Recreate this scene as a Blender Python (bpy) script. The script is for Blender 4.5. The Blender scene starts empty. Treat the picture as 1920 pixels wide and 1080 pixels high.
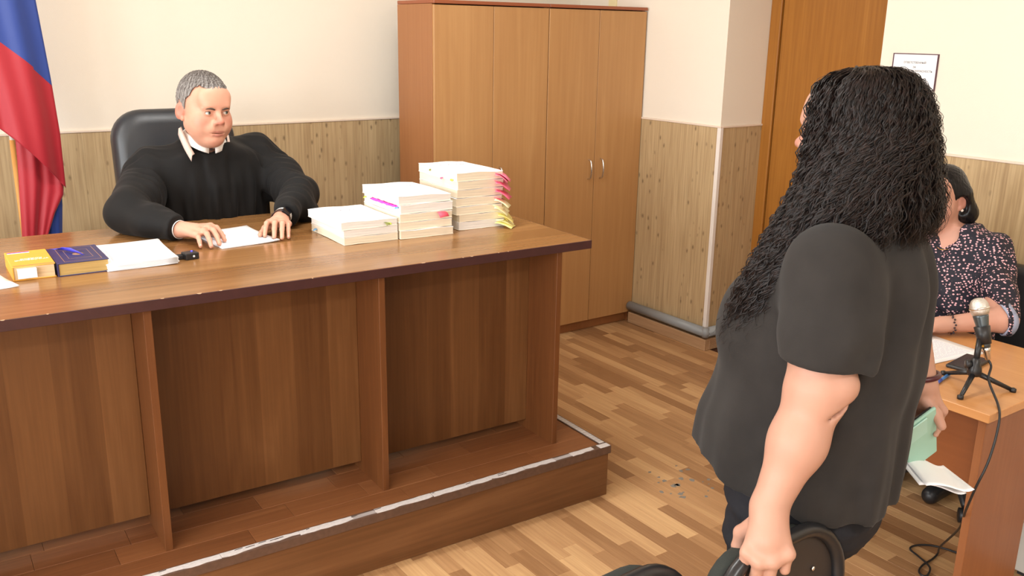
import bpy, bmesh, math, random
import numpy as np
from mathutils import Vector, Matrix, Euler

sc = bpy.context.scene
COL = sc.collection
random.seed(7)
PI = math.pi

# ---------------------------------------------------------------- camera
CAM_H = 1.6998
cam_d = bpy.data.cameras.new('camera')
cam = bpy.data.objects.new('camera', cam_d)
COL.objects.link(cam)
cam_d.sensor_fit = 'HORIZONTAL'
cam_d.sensor_width = 36.0
cam_d.lens = 36.0 * 1717.47 / 1920.0
cam_d.clip_start = 0.05
def cam_matrix(yaw, pitch, roll, loc):
    f = Vector((math.sin(yaw) * math.cos(pitch), math.cos(yaw) * math.cos(pitch), -math.sin(pitch)))
    r = Vector((math.cos(yaw), -math.sin(yaw), 0.0))
    d = f.cross(r)
    c, s = math.cos(roll), math.sin(roll)
    r2 = c * r + s * d
    d2 = -s * r + c * d
    m = Matrix((r2, -d2, -f)).transposed().to_4x4()
    m.translation = loc
    return m
cam.matrix_world = cam_matrix(0.6187, 0.2728, -0.0165, Vector((0, 0, CAM_H)))
sc.camera = cam

# ---------------------------------------------------------------- view, world, lights
sc.view_settings.view_transform = 'Standard'
sc.view_settings.look = 'None'
sc.view_settings.gamma = 1.0
sc.view_settings.use_curve_mapping = False
sc.view_settings.exposure = 0.55
world = bpy.data.worlds.new('daylight')
sc.world = world
world.use_nodes = True
world.node_tree.nodes['Background'].inputs[0].default_value = (0.85, 0.92, 1.0, 1)
world.node_tree.nodes['Background'].inputs[1].default_value = 1.0

def area(name, loc, rot, sx, sy, power, color):
    d = bpy.data.lights.new(name, 'AREA')
    d.shape = 'RECTANGLE'; d.size = sx; d.size_y = sy; d.energy = power; d.color = color
    o = bpy.data.objects.new(name, d); COL.objects.link(o)
    o.location = loc; o.rotation_euler = rot
    return o
ROOM_X0, ROOM_X1, ROOM_Y0, ROOM_Y1, ROOM_H = -3.2, 3.725, -2.6, 4.558, 3.0
for wy in (-1.5, 0.55, 2.6):      # daylight entering through the three windows of the left wall
    area('window_daylight', (ROOM_X0 + 0.02, wy, 1.65), (0, -PI / 2, 0), 1.5, 1.45, 62, (0.95, 0.98, 1.0))
for lx in (-1.6, 1.2):             # ceiling fluorescent fixtures
    for ly in (-1.0, 2.7):
        area('ceiling_lamp_light', (lx, ly, 2.885), (0, 0, 0), 1.15, 0.28, 27, (1.0, 0.985, 0.95))

# ---------------------------------------------------------------- helpers
def tag(o, label=None, cat=None, group=None, kind=None):
    if label: o['label'] = label
    if cat: o['category'] = cat
    if group: o['group'] = group
    if kind: o['kind'] = kind
    return o
def thing(name, label, cat, loc=(0, 0, 0), rz=0.0, group=None):
    o = bpy.data.objects.new(name, None); COL.objects.link(o)
    o.empty_display_size = 0.05
    o.location = loc; o.rotation_euler = (0, 0, rz)
    return tag(o, label, cat, group)
def obj(name, me, mat, parent=None, loc=None, rot=None):
    o = bpy.data.objects.new(name, me); COL.objects.link(o)
    if mat is not None:
        if len(me.materials): me.materials.clear()
        for m in (mat if isinstance(mat, (list, tuple)) else [mat]): me.materials.append(m)
    if parent is not None: o.parent = parent
    if loc is not None: o.location = loc
    if rot is not None: o.rotation_euler = rot
    return o
def struct(name, me, mat, parent=None, loc=None, rot=None):
    o = obj(name, me, mat, parent, loc, rot)
    if parent is None: o['kind'] = 'structure'
    return o
def copy_tree(o, parent=None):
    c = o.copy(); COL.objects.link(c)
    if parent is not None: c.parent = parent
    for ch in list(o.children): copy_tree(ch, c)
    return c

class MB:
    """collects simple shapes into one mesh"""
    def __init__(s): s.bm = bmesh.new()
    def box(s, x0, x1, y0, y1, z0, z1, bevel=0.0, seg=1, mi=0, rot=None):
        r = bmesh.ops.create_cube(s.bm, size=1.0)
        vs = r['verts']
        c = Vector(((x0 + x1) / 2, (y0 + y1) / 2, (z0 + z1) / 2))
        for v in vs:
            p = Vector((v.co.x * (x1 - x0), v.co.y * (y1 - y0), v.co.z * (z1 - z0)))
            if rot is not None: p = rot @ p
            v.co = p + c
        fs = set(f for v in vs for f in v.link_faces)
        for f in fs: f.material_index = mi
        if bevel > 0:
            es = list(set(e for v in vs for e in v.link_edges))
            r2 = bmesh.ops.bevel(s.bm, geom=es, offset=bevel, segments=seg, profile=0.5, affect='EDGES')
            for f in r2['faces']: f.material_index = mi
        return s
    def tube(s, pts, rad, n=10, cap=True, mi=0, closed=False):
        pts = [Vector(p) for p in pts]; m = len(pts)
        rads = rad if isinstance(rad, (list, tuple)) else [rad] * m
        rings = []; prev = None
        for i, p in enumerate(pts):
            if closed: t = (pts[(i + 1) % m] - pts[i - 1])
            else: t = (pts[min(i + 1, m - 1)] - pts[max(i - 1, 0)])
            t.normalize()
            if prev is None:
                a = Vector((0, 0, 1)) if abs(t.z) < 0.9 else Vector((1, 0, 0))
                n1 = t.cross(a).normalized()
            else:
                n1 = (prev - t * prev.dot(t)).normalized()
            prev = n1; n2 = t.cross(n1)
            rings.append([s.bm.verts.new(p + rads[i] * (math.cos(2 * PI * k / n) * n1 + math.sin(2 * PI * k / n) * n2)) for k in range(n)])
        rng = range(m) if closed else range(m - 1)
        for i in rng:
            a, b = rings[i], rings[(i + 1) % m]
            for k in range(n):
                f = s.bm.faces.new((a[k], a[(k + 1) % n], b[(k + 1) % n], b[k])); f.smooth = True; f.material_index = mi
        if cap and not closed:
            for r, fl in ((rings[0], True), (rings[-1], False)):
                f = s.bm.faces.new(list(reversed(r)) if fl else r); f.material_index = mi
        return s
    def lathe(s, prof, n=24, c=(0, 0, 0), mi=0, axis=None):
        q = Vector((0, 0, 1)).rotation_difference(Vector(axis)) if axis is not None else None
        rings = []
        for r, z in prof:
            ring = []
            for k in range(n):
                p = Vector((r * math.cos(2 * PI * k / n), r * math.sin(2 * PI * k / n), z))
                if q: p = q @ p
                ring.append(s.bm.verts.new(p + Vector(c)))
            rings.append(ring)
        for a, b in zip(rings[:-1], rings[1:]):
            for k in range(n):
                f = s.bm.faces.new((a[k], a[(k + 1) % n], b[(k + 1) % n], b[k])); f.smooth = True; f.material_index = mi
        f = s.bm.faces.new(list(reversed(rings[0]))); f.material_index = mi
        f = s.bm.faces.new(rings[-1]); f.material_index = mi
        return s
    def prism(s, poly, z0, z1, mi=0, axis='Z'):
        """extrudes a 2D outline; axis Z: (x,y)->z, Y: (x,z)->y, X: (y,z)->x"""
        def mk(a, b, c):
            return (a, b, c) if axis == 'Z' else (a, c, b) if axis == 'Y' else (c, a, b)
        lo = [s.bm.verts.new(mk(a, b, z0)) for a, b in poly]
        hi = [s.bm.verts.new(mk(a, b, z1)) for a, b in poly]
        n = len(poly)
        for k in range(n):
            f = s.bm.faces.new((lo[k], lo[(k + 1) % n], hi[(k + 1) % n], hi[k])); f.material_index = mi
        for l in (list(reversed(lo)), hi):
            f = s.bm.faces.new(l); f.material_index = mi
        return s
    def grid(s, P, mi=0, smooth=True, mif=None):
        vs = [[s.bm.verts.new(p) for p in row] for row in P]
        for i in range(len(vs) - 1):
            for j in range(len(vs[0]) - 1):
                f = s.bm.faces.new((vs[i][j], vs[i][j + 1], vs[i + 1][j + 1], vs[i + 1][j]))
                f.smooth = smooth; f.material_index = mif(i, j) if mif else mi
        return s
    def mesh(s, name='m', smooth=False, normals=True):
        if normals: bmesh.ops.recalc_face_normals(s.bm, faces=s.bm.faces[:])
        me = bpy.data.meshes.new(name); s.bm.to_mesh(me); s.bm.free()
        if smooth: me.polygons.foreach_set('use_smooth', [True] * len(me.polygons))
        return me
def solid(me, t, offset=0.0):
    """gives a sheet thickness"""
    bm = bmesh.new(); bm.from_mesh(me)
    bm.normal_update()
    bmesh.ops.solidify(bm, geom=bm.faces[:], thickness=t)
    bm.to_mesh(me); bm.free()
    return me
def curve_pts(ctrl, n=8):
    """Catmull-Rom through control points"""
    c = [Vector(p) for p in ctrl]; out = []
    for i in range(len(c) - 1):
        p0, p1, p2, p3 = c[max(i - 1, 0)], c[i], c[i + 1], c[min(i + 2, len(c) - 1)]
        for k in range(n):
            t = k / n
            out.append(0.5 * ((2 * p1) + (-p0 + p2) * t + (2 * p0 - 5 * p1 + 4 * p2 - p3) * t * t + (-p0 + 3 * p1 - 3 * p2 + p3) * t ** 3))
    out.append(c[-1])
    return out
def text_mesh(body, size, align='CENTER', extrude=0.0002, spacing=1.0, bold=0.0):
    cu = bpy.data.curves.new('lettering', 'FONT')
    cu.body = body; cu.size = size; cu.align_x = align; cu.align_y = 'CENTER'; cu.extrude = extrude
    cu.space_character = spacing; cu.offset = bold; cu.resolution_u = 2
    o = bpy.data.objects.new('lettering_tmp', cu); COL.objects.link(o)
    dg = bpy.context.evaluated_depsgraph_get(); dg.update()
    me = bpy.data.meshes.new_from_object(o.evaluated_get(dg))
    bpy.data.objects.remove(o); bpy.data.curves.remove(cu)
    return me

# ---------------------------------------------------------------- materials
def srgb(r, g, b):
    f = lambda c: (c / 255 / 12.92) if c / 255 <= 0.04045 else ((c / 255 + 0.055) / 1.055) ** 2.4
    return (f(r), f(g), f(b), 1.0)
class NT:
    def __init__(s, name):
        s.m = bpy.data.materials.new(name); s.m.use_nodes = True
        s.t = s.m.node_tree; s.n = s.t.nodes; s.b = s.n['Principled BSDF']
    def new(s, typ, **kw):
        n = s.n.new(typ)
        for k, v in kw.items():
            if k.startswith('i_'):
                key = k[2:]; key = int(key) if key.isdigit() else key
                n.inputs[key].default_value = v
            else: setattr(n, k, v)
        return n
    def link(s, a, b): s.t.links.new(a, b)
    def set(s, **kw):
        for k, v in kw.items(): s.b.inputs[k.replace('_', ' ')].default_value = v
        return s
def plain(name, col, rough=0.5, metal=0.0, spec=0.5, bump=0.0, bscale=200.0, var=0.0, coat=0.0, sss=0.0, sheen=0.0):
    t = NT(name)
    t.set(Base_Color=col, Roughness=rough, Metallic=metal)
    t.b.inputs['Specular IOR Level'].default_value = spec
    if coat: t.b.inputs['Coat Weight'].default_value = coat
    if sheen: t.b.inputs['Sheen Weight'].default_value = sheen
    if sss:
        t.b.inputs['Subsurface Weight'].default_value = sss
        t.b.inputs['Subsurface Radius'].default_value = (0.012, 0.005, 0.003)
    if bump or var:
        tc = t.new('ShaderNodeTexCoord')
        nz = t.new('ShaderNodeTexNoise', i_Scale=bscale, i_Detail=4.0)
        t.link(tc.outputs['Object'], nz.inputs['Vector'])
        if bump:
            b = t.new('ShaderNodeBump', i_Strength=bump, i_Distance=0.002)
            t.link(nz.outputs['Fac'], b.inputs['Height']); t.link(b.outputs['Normal'], t.b.inputs['Normal'])
        if var:
            mx = t.new('ShaderNodeMix', data_type='RGBA', blend_type='MULTIPLY'); mx.inputs[0].default_value = var
            cr = t.new('ShaderNodeValToRGB'); cr.color_ramp.elements[0].position = 0.3; cr.color_ramp.elements[1].position = 0.7
            cr.color_ramp.elements[0].color = (0.35, 0.35, 0.35, 1); cr.color_ramp.elements[1].color = (1, 1, 1, 1)
            t.link(nz.outputs['Fac'], cr.inputs[0])
            mx.inputs[6].default_value = col; t.link(cr.outputs[0], mx.inputs[7]); t.link(mx.outputs[2], t.b.inputs['Base Color'])
    return t.m
def wood(name, dark, mid, light, axis='Z', scale=1.0, rough=0.35, stave=0.0, stave_var=0.15, spec=0.4, knots=False, rand=0.0, coat=0.0, contrast=1.0, stave_axis=None):
    """procedural wood grain running along the given object axis"""
    t = NT(name)
    tc = t.new('ShaderNodeTexCoord'); oi = t.new('ShaderNodeObjectInfo')
    off = t.new('ShaderNodeVectorMath', operation='SCALE'); off.inputs[0].default_value = (13.1, 7.7, 3.9)
    t.link(oi.outputs['Random'], off.inputs['Scale'])
    add = t.new('ShaderNodeVectorMath', operation='ADD')
    t.link(tc.outputs['Object'], add.inputs[0]); t.link(off.outputs[0], add.inputs[1])
    ai = 'XYZ'.index(axis)
    s1 = [9.0 * scale] * 3; s1[ai] = 0.9 * scale
    s2 = [120.0 * scale] * 3; s2[ai] = 3.5 * scale
    m1 = t.new('ShaderNodeMapping'); m1.inputs['Scale'].default_value = s1
    m2 = t.new('ShaderNodeMapping'); m2.inputs['Scale'].default_value = s2
    t.link(add.outputs[0], m1.inputs[0]); t.link(add.outputs[0], m2.inputs[0])
    n1 = t.new('ShaderNodeTexNoise', i_Scale=1.0, i_Detail=3.0, i_Distortion=1.6)
    n2 = t.new('ShaderNodeTexNoise', i_Scale=1.0, i_Detail=5.0)
    t.link(m1.outputs[0], n1.inputs['Vector']); t.link(m2.outputs[0], n2.inputs['Vector'])
    mul = t.new('ShaderNodeMath', operation='MULTIPLY', i_1=9.0)
    t.link(n1.outputs['Fac'], mul.inputs[0])
    sn = t.new('ShaderNodeMath', operation='SINE'); t.link(mul.outputs[0], sn.inputs[0])
    mr = t.new('ShaderNodeMapRange'); mr.inputs['From Min'].default_value = -1; mr.inputs['To Min'].default_value = 0.40; mr.inputs['To Max'].default_value = 0.60
    t.link(sn.outputs[0], mr.inputs['Value'])
    fm = t.new('ShaderNodeMath', operation='MULTIPLY_ADD', i_1=0.5 * contrast, i_2=-0.25 * contrast); t.link(n2.outputs['Fac'], fm.inputs[0])
    sm = t.new('ShaderNodeMath', operation='ADD'); t.link(mr.outputs[0], sm.inputs[0]); t.link(fm.outputs[0], sm.inputs[1])
    val = sm.outputs[0]
    if stave:
        sep = t.new('ShaderNodeSeparateXYZ'); t.link(tc.outputs['Object'], sep.inputs[0])
        sa = stave_axis or ('X' if axis == 'Z' else 'Y')
        dv = t.new('ShaderNodeMath', operation='DIVIDE', i_1=stave); t.link(sep.outputs[sa], dv.inputs[0])
        fl = t.new('ShaderNodeMath', operation='FLOOR'); t.link(dv.outputs[0], fl.inputs[0])
        wn = t.new('ShaderNodeTexWhiteNoise', noise_dimensions='1D'); t.link(fl.outputs[0], wn.inputs['W'])
        ma = t.new('ShaderNodeMath', operation='MULTIPLY_ADD', i_1=stave_var * 2, i_2=-stave_var); t.link(wn.outputs['Value'], ma.inputs[0])
        s3 = t.new('ShaderNodeMath', operation='ADD'); t.link(val, s3.inputs[0]); t.link(ma.outputs[0], s3.inputs[1]); val = s3.outputs[0]
    if rand:
        ma = t.new('ShaderNodeMath', operation='MULTIPLY_ADD', i_1=rand * 2, i_2=-rand)
        geo = t.new('ShaderNodeNewGeometry')
        rs = t.new('ShaderNodeMath', operation='ADD'); t.link(geo.outputs['Random Per Island'], rs.inputs[0]); t.link(oi.outputs['Random'], rs.inputs[1])
        fr = t.new('ShaderNodeMath', operation='FRACT'); t.link(rs.outputs[0], fr.inputs[0])
        t.link(fr.outputs[0], ma.inputs[0])
        s3 = t.new('ShaderNodeMath', operation='ADD'); t.link(val, s3.inputs[0]); t.link(ma.outputs[0], s3.inputs[1]); val = s3.outputs[0]
    cr = t.new('ShaderNodeValToRGB')
    e = cr.color_ramp.elements
    e[0].position = 0.15; e[0].color = dark; e[1].position = 0.85; e[1].color = light
    x = e.new(0.5); x.color = mid
    t.link(val, cr.inputs[0])
    col = cr.outputs[0]
    if knots:
        sk = [34.0, 34.0, 34.0]; sk[ai] = 17.0
        mk = t.new('ShaderNodeMapping'); mk.inputs['Scale'].default_value = sk; t.link(add.outputs[0], mk.inputs[0])
        dn = t.new('ShaderNodeTexNoise', i_Scale=3.0, i_Detail=1.0); t.link(mk.outputs[0], dn.inputs['Vector'])
        mixv = t.new('ShaderNodeMix', data_type='VECTOR'); mixv.inputs[0].default_value = 0.12
        t.link(mk.outputs[0], mixv.inputs[4]); t.link(dn.outputs['Color'], mixv.inputs[5])
        vo = t.new('ShaderNodeTexVoronoi', i_Scale=1.0); t.link(mixv.outputs[1], vo.inputs['Vector'])
        cr2 = t.new('ShaderNodeValToRGB'); e2 = cr2.color_ramp.elements
        e2[0].position = 0.08; e2[0].color = (1, 1, 1, 1); e2[1].position = 0.26; e2[1].color = (0, 0, 0, 1)
        t.link(vo.outputs['Distance'], cr2.inputs[0])
        sepc = t.new('ShaderNodeSeparateColor'); t.link(vo.outputs['Color'], sepc.inputs[0])
        gt = t.new('ShaderNodeMath', operation='GREATER_THAN', i_1=0.5); t.link(sepc.outputs[0], gt.inputs[0])
        mm = t.new('ShaderNodeMath', operation='MULTIPLY'); t.link(cr2.outputs[0], mm.inputs[0]); t.link(gt.outputs[0], mm.inputs[1])
        m3 = t.new('ShaderNodeMath', operation='MULTIPLY', i_1=0.75); t.link(mm.outputs[0], m3.inputs[0])
        mc = t.new('ShaderNodeMix', data_type='RGBA'); t.link(m3.outputs[0], mc.inputs[0]); t.link(col, mc.inputs[6])
        mc.inputs[7].default_value = tuple(c * 0.45 for c in dark[:3]) + (1,)
        col = mc.outputs[2]
    t.link(col, t.b.inputs['Base Color'])
    t.set(Roughness=rough); t.b.inputs['Specular IOR Level'].default_value = spec
    if coat:
        t.b.inputs['Coat Weight'].default_value = coat; t.b.inputs['Coat Roughness'].default_value = 0.12
    bp = t.new('ShaderNodeBump', i_Strength=0.06, i_Distance=0.001); t.link(n2.outputs['Fac'], bp.inputs['Height'])
    t.link(bp.outputs['Normal'], t.b.inputs['Normal'])
    return t.m

M = {}
M['wall'] = plain('cream_wall_paint', srgb(238, 228, 212), 0.85, spec=0.2, bump=0.25, bscale=260)
M['ceiling'] = plain('white_ceiling_paint', srgb(240, 238, 232), 0.9)
M['wainscot'] = wood('knotty_pine_panel', srgb(158, 130, 94), srgb(194, 168, 128), srgb(214, 190, 150), 'Z', 1.0, 0.5, knots=True, contrast=1.5)
M['cream_trim'] = plain('cream_trim', srgb(232, 214, 196), 0.5)
M['white_trim'] = plain('white_corner_trim', srgb(236, 228, 220), 0.5)
M['grey_pipe'] = plain('grey_painted_pipe', srgb(142, 146, 148), 0.4)
M['baseboard'] = wood('baseboard_wood', srgb(150, 112, 78), srgb(184, 148, 112), srgb(204, 172, 136), 'Y', 1.0, 0.5)
M['plank'] = wood('laminate_floor', srgb(148, 108, 72), srgb(180, 138, 96), srgb(210, 170, 122), 'Y', 1.0, 0.38, rand=0.33, spec=0.35)
M['platform_plank'] = wood('platform_laminate', srgb(112, 67, 38), srgb(137, 87, 52), srgb(156, 105, 67), 'X', 1.0, 0.42, rand=0.22)
M['desk'] = wood('walnut_laminate', srgb(82, 48, 22), srgb(108, 70, 38), srgb(132, 90, 54), 'Z', 0.9, 0.38, stave=0.118, stave_var=0.16, contrast=0.7)
M['desk_board'] = wood('walnut_laminate_board', srgb(86, 48, 24), srgb(112, 68, 36), srgb(134, 86, 50), 'Z', 0.9, 0.38)
M['desk_front'] = wood('walnut_riser_board', srgb(86, 54, 28), srgb(112, 74, 44), srgb(132, 92, 58), 'X', 0.8, 0.42)
M['desk_top'] = wood('walnut_tabletop', srgb(116, 78, 42), srgb(142, 101, 60), srgb(164, 123, 78), 'X', 0.8, 0.21, stave=0.125, stave_var=0.13, spec=0.5)
M['edge_band'] = plain('dark_red_edge_band', srgb(66, 34, 34), 0.45, var=0.3, bscale=30)
M['cabinet'] = wood('pear_cabinet_laminate', srgb(166, 118, 72), srgb(188, 142, 92), srgb(206, 164, 114), 'Z', 0.55, 0.4, contrast=0.7)
M['cabinet_side'] = wood('pear_cabinet_side', srgb(148, 94, 56), srgb(164, 110, 68), srgb(180, 128, 82), 'Z', 0.6, 0.42, contrast=0.7)
M['cabinet_dark'] = plain('cabinet_top_edge', srgb(150, 82, 50), 0.4)
M['gap_dark'] = plain('cabinet_interior', srgb(70, 38, 20), 0.7)
M['oak'] = wood('oak_door_veneer', srgb(136, 84, 30), srgb(164, 108, 44), srgb(186, 132, 64), 'Z', 0.7, 0.35)
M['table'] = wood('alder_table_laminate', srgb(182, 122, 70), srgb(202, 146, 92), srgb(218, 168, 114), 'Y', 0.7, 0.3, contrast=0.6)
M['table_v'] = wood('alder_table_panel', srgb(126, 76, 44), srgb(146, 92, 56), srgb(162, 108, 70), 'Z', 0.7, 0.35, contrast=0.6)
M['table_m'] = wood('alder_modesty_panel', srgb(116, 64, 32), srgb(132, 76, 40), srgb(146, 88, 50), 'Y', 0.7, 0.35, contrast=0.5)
M['chrome'] = plain('satin_chrome', (0.75, 0.74, 0.72, 1), 0.25, 1.0)
M['paper'] = plain('white_paper', srgb(244, 244, 246), 0.7, spec=0.2)
M['paper_cream'] = plain('cream_page_edges', srgb(246, 236, 216), 0.8, spec=0.2)
M['black_plastic'] = plain('black_plastic', srgb(34, 34, 36), 0.4)
M['black_metal'] = plain('black_painted_metal', srgb(28, 28, 30), 0.35)
M['leather'] = plain('black_leather', srgb(38, 40, 44), 0.38, bump=0.15, bscale=380)
M['ink'] = plain('printed_ink', srgb(70, 66, 92), 0.6)
M['ink_dark'] = plain('black_print', srgb(60, 50, 56), 0.6)
# ================================================================= the setting
XB = ROOM_X1; YA = ROOM_Y1; ZW = 1.233
NY0, NY1, ND = 2.46, 3.356, 0.33           # door recess in the right wall: near edge, far edge, depth
def quadbox(name, x0, x1, y0, y1, z0, z1, mat, parent=None):
    return struct(name, MB().box(x0, x1, y0, y1, z0, z1).mesh(name), mat, parent)
floor = quadbox('floor', ROOM_X0 - 0.1, XB + 0.6, ROOM_Y0 - 0.1, YA + 0.1, -0.08, -0.004, M['gap_dark'])
quadbox('ceiling', ROOM_X0 - 0.1, XB + 0.6, ROOM_Y0 - 0.1, YA + 0.1, ROOM_H, ROOM_H + 0.08, M['ceiling'])
wall_back = quadbox('wall_back', ROOM_X0 - 0.1, XB + 0.1, YA, YA + 0.1, -0.08, ROOM_H, M['wall'])
# right wall with the door recess, one continuous mesh
m = MB()
m.box(XB, XB + 0.5, NY1, YA, -0.08, ROOM_H)
m.box(XB, XB + 0.5, ROOM_Y0, NY0, -0.08, ROOM_H)
m.box(XB, XB + 0.5, NY0, NY1, 2.12, ROOM_H)
m.box(XB + ND + 0.05, XB + 0.5, NY0, NY1, -0.08, 2.12)
wall_right = struct('wall_right', m.mesh('wall_right'), M['wall'])
quadbox('wall_rear', ROOM_X0 - 0.1, XB + 0.5, ROOM_Y0 - 0.1, ROOM_Y0, -0.08, ROOM_H, M['wall'])
# left wall with three window openings
m = MB()
ys = [ROOM_Y0]
for wy in (-1.5, 0.55, 2.6):
    m.box(ROOM_X0 - 0.1, ROOM_X0, ys[-1], wy - 0.75, -0.08, ROOM_H)
    m.box(ROOM_X0 - 0.1, ROOM_X0, wy - 0.75, wy + 0.75, -0.08, 0.9)
    m.box(ROOM_X0 - 0.1, ROOM_X0, wy - 0.75, wy + 0.75, 2.4, ROOM_H)
    ys.append(wy + 0.75)
m.box(ROOM_X0 - 0.1, ROOM_X0, ys[-1], YA, -0.08, ROOM_H)
struct('wall_left', m.mesh('wall_left'), M['wall'])
for i, wy in enumerate((-1.5, 0.55, 2.6)):
    fr = MB()
    for a, b, c, d in ((-0.75, -0.69, 0.9, 2.4), (0.69, 0.75, 0.9, 2.4), (-0.03, 0.03, 0.9, 2.4), (-0.75, 0.75, 0.9, 0.96), (-0.75, 0.75, 2.34, 2.4)):
        fr.box(ROOM_X0 - 0.08, ROOM_X0 - 0.03, wy + a, wy + b, c, d)
    struct('window_%d' % (i + 1), fr.mesh('window_frame'), M['white_trim'])

# floor planks: the ones in view are single pieces
def plank_mesh(l, w=0.0572, t=0.004):
    return MB().box(-w / 2, w / 2, -l / 2, l / 2, -t, 0, 0.0006).mesh('plank')
PL = {l: plank_mesh(l) for l in (0.455, 0.38, 0.30, 0.22)}
rp = random.Random(3)
rest = MB(); nfull = 0
x = 0.9; row = 0
def under_platform(x, y):
    return x < 2.08 and y > 2.6
while x < XB - 0.02:
    y = -0.1 - rp.random() * 0.45
    while y < 4.55:
        l = rp.choice((0.455, 0.455, 0.455, 0.38, 0.30, 0.22))
        cx, cy = x + 0.0288, y + l / 2
        vis = cy > 1.05 + max(0.0, (2.2 - cx)) * 0.35 and not under_platform(cx, cy) and cy < 4.0 and cx + cy * 0.8 > 2.9
        if vis and nfull < 300:
            o = obj('plank', PL[l], M['plank'], floor, (cx, cy, 0)); nfull += 1
        elif not under_platform(cx, cy):
            rest.box(cx - 0.0286, cx + 0.0286, y + 0.0003, y + l - 0.0003, -0.004, 0)
        y += l
    x += 0.0577; row += 1
for k in range(42):     # broad strips of the same flooring behind and left of the camera
    xx = 0.9 - (k + 1) * 0.0977
    yy = ROOM_Y0
    while yy < 2.4:
        rest.box(xx + 0.0003, xx + 0.0974, yy, yy + 0.4547, -0.004, 0); yy += 0.455
ro = obj('plank_rest', rest.mesh('plank_rest'), M['plank'], floor); ro['kind'] = 'stuff'
# worn patch where the flooring shows grey
wp = MB(); rw = random.Random(5)
for k in range(26):
    a = 2.46 + rw.gauss(0, 0.075); b = 2.25 + rw.gauss(0, 0.06); r = rw.uniform(0.004, 0.014)
    n = 7
    wp.prism([(a + r * rw.uniform(0.5, 1.2) * math.cos(2 * PI * i / n), b + r * rw.uniform(0.5, 1.2) * math.sin(2 * PI * i / n)) for i in range(n)], 0.0, 0.0006)
obj('worn_patch', wp.mesh('worn_patch'), plain('worn_grey_backing', srgb(128, 122, 112), 0.8), floor)['kind'] = 'stuff'

# wainscot boards, each a piece of its wall
def wain_boards(wall, axis, a0, a1, face, w=0.198):
    n = max(1, round((a1 - a0) / w)); w = (a1 - a0) / n
    if axis == 'X': me = MB().box(-w / 2 + 0.0002, w / 2 - 0.0002, -0.008, 0.0, 0.02, ZW - 0.006, 0.0006).mesh('wainscot_board')
    else: me = MB().box(-0.008, 0.0, -w / 2 + 0.0002, w / 2 - 0.0002, 0.02, ZW - 0.006, 0.0006).mesh('wainscot_board')
    for k in range(n):
        c = a0 + (k + 0.5) * w
        obj('wainscot_board', me, M['wainscot'], wall, (c, face, 0) if axis == 'X' else (face, c, 0))
wain_boards(wall_back, 'X', 0.05, XB - 0.001, YA)
obj('wainscot_board', MB().box(ROOM_X0, 0.048, YA - 0.008, YA, 0.02, ZW - 0.006).mesh('wainscot_board'), M['wainscot'], wall_back)
wain_boards(wall_right, 'Y', NY1 + 0.001, YA - 0.01, XB)
wain_boards(wall_right, 'Y', 0.9, NY0, XB)
obj('wainscot_board', MB().box(XB - 0.008, XB, ROOM_Y0, 0.898, 0.02, ZW - 0.006).mesh('wainscot_board'), M['wainscot'], wall_right)
wain_boards(wall_right, 'X', XB + 0.004, XB + ND - 0.005, NY1, w=0.1)
def trimbox(name, x0, x1, y0, y1, z0, z1, mat, bev=0.002):
    return struct(name, MB().box(x0, x1, y0, y1, z0, z1, bev).mesh(name), mat)
trimbox('trim_1', ROOM_X0, XB, YA - 0.013, YA, ZW - 0.006, ZW + 0.004, M['cream_trim'])
trimbox('trim_2', XB - 0.013, XB, NY1 - 0.012, YA - 0.014, ZW - 0.006, ZW + 0.004, M['cream_trim'])
trimbox('trim_3', XB - 0.013, XB, ROOM_Y0, NY0, ZW - 0.006, ZW + 0.004, M['cream_trim'])
trimbox('trim_4', XB, XB + ND - 0.005, NY1 - 0.013, NY1, ZW - 0.006, ZW + 0.004, M['cream_trim'])
trimbox('trim_5', XB - 0.012, XB + 0.012, NY1 - 0.012, NY1 + 0.012, 0.115, ZW - 0.006, M['white_trim'])
trimbox('trim_6', XB - 0.012, XB, 4.22, 4.285, 1.0, ROOM_H, plain('cable_duct', srgb(236, 224, 176), 0.5))
# baseboard and heating pipe round the corner
struct('baseboard_right', MB().box(XB - 0.046, XB - 0.008, NY1 - 0.046, 3.945, 0, 0.066, 0.003).mesh('baseboard'), M['baseboard'])
struct('baseboard_recess', MB().box(XB - 0.0078, XB + ND - 0.02, NY1 - 0.046, NY1 - 0.008, 0, 0.066, 0.003).mesh('baseboard'), M['baseboard'])
struct('baseboard_right_near', MB().box(XB - 0.022, XB - 0.008, ROOM_Y0, NY0 - 0.01, 0, 0.068, 0.002).mesh('baseboard'), M['baseboard'])
struct('baseboard_back', MB().box(ROOM_X0, XB - 0.02, YA - 0.022, YA - 0.008, 0, 0.068, 0.002).mesh('baseboard'), M['baseboard'])
pipe = thing('heating_pipe', 'grey heating pipe running low along the wainscot beside the wardrobe', 'pipe', (XB, NY1, 0))
PR = 0.027
obj('pipe_run', MB().tube([(-0.038, -0.038, 0.106), (-0.038, 0.585, 0.106)], PR, 16).mesh('pipe_run'), M['grey_pipe'], pipe)
obj('pipe_run', MB().tube([(-0.038, -0.038, 0.106), (ND - 0.03, -0.038, 0.106)], PR, 16).mesh('pipe_run'), M['grey_pipe'], pipe)
obj('elbow', MB().lathe([(0.001, -0.029), (0.019, -0.026), (0.0285, 0), (0.019, 0.026), (0.001, 0.029)], 16, (-0.038, -0.038, 0.106)).mesh('elbow'), M['grey_pipe'], pipe)

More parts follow.
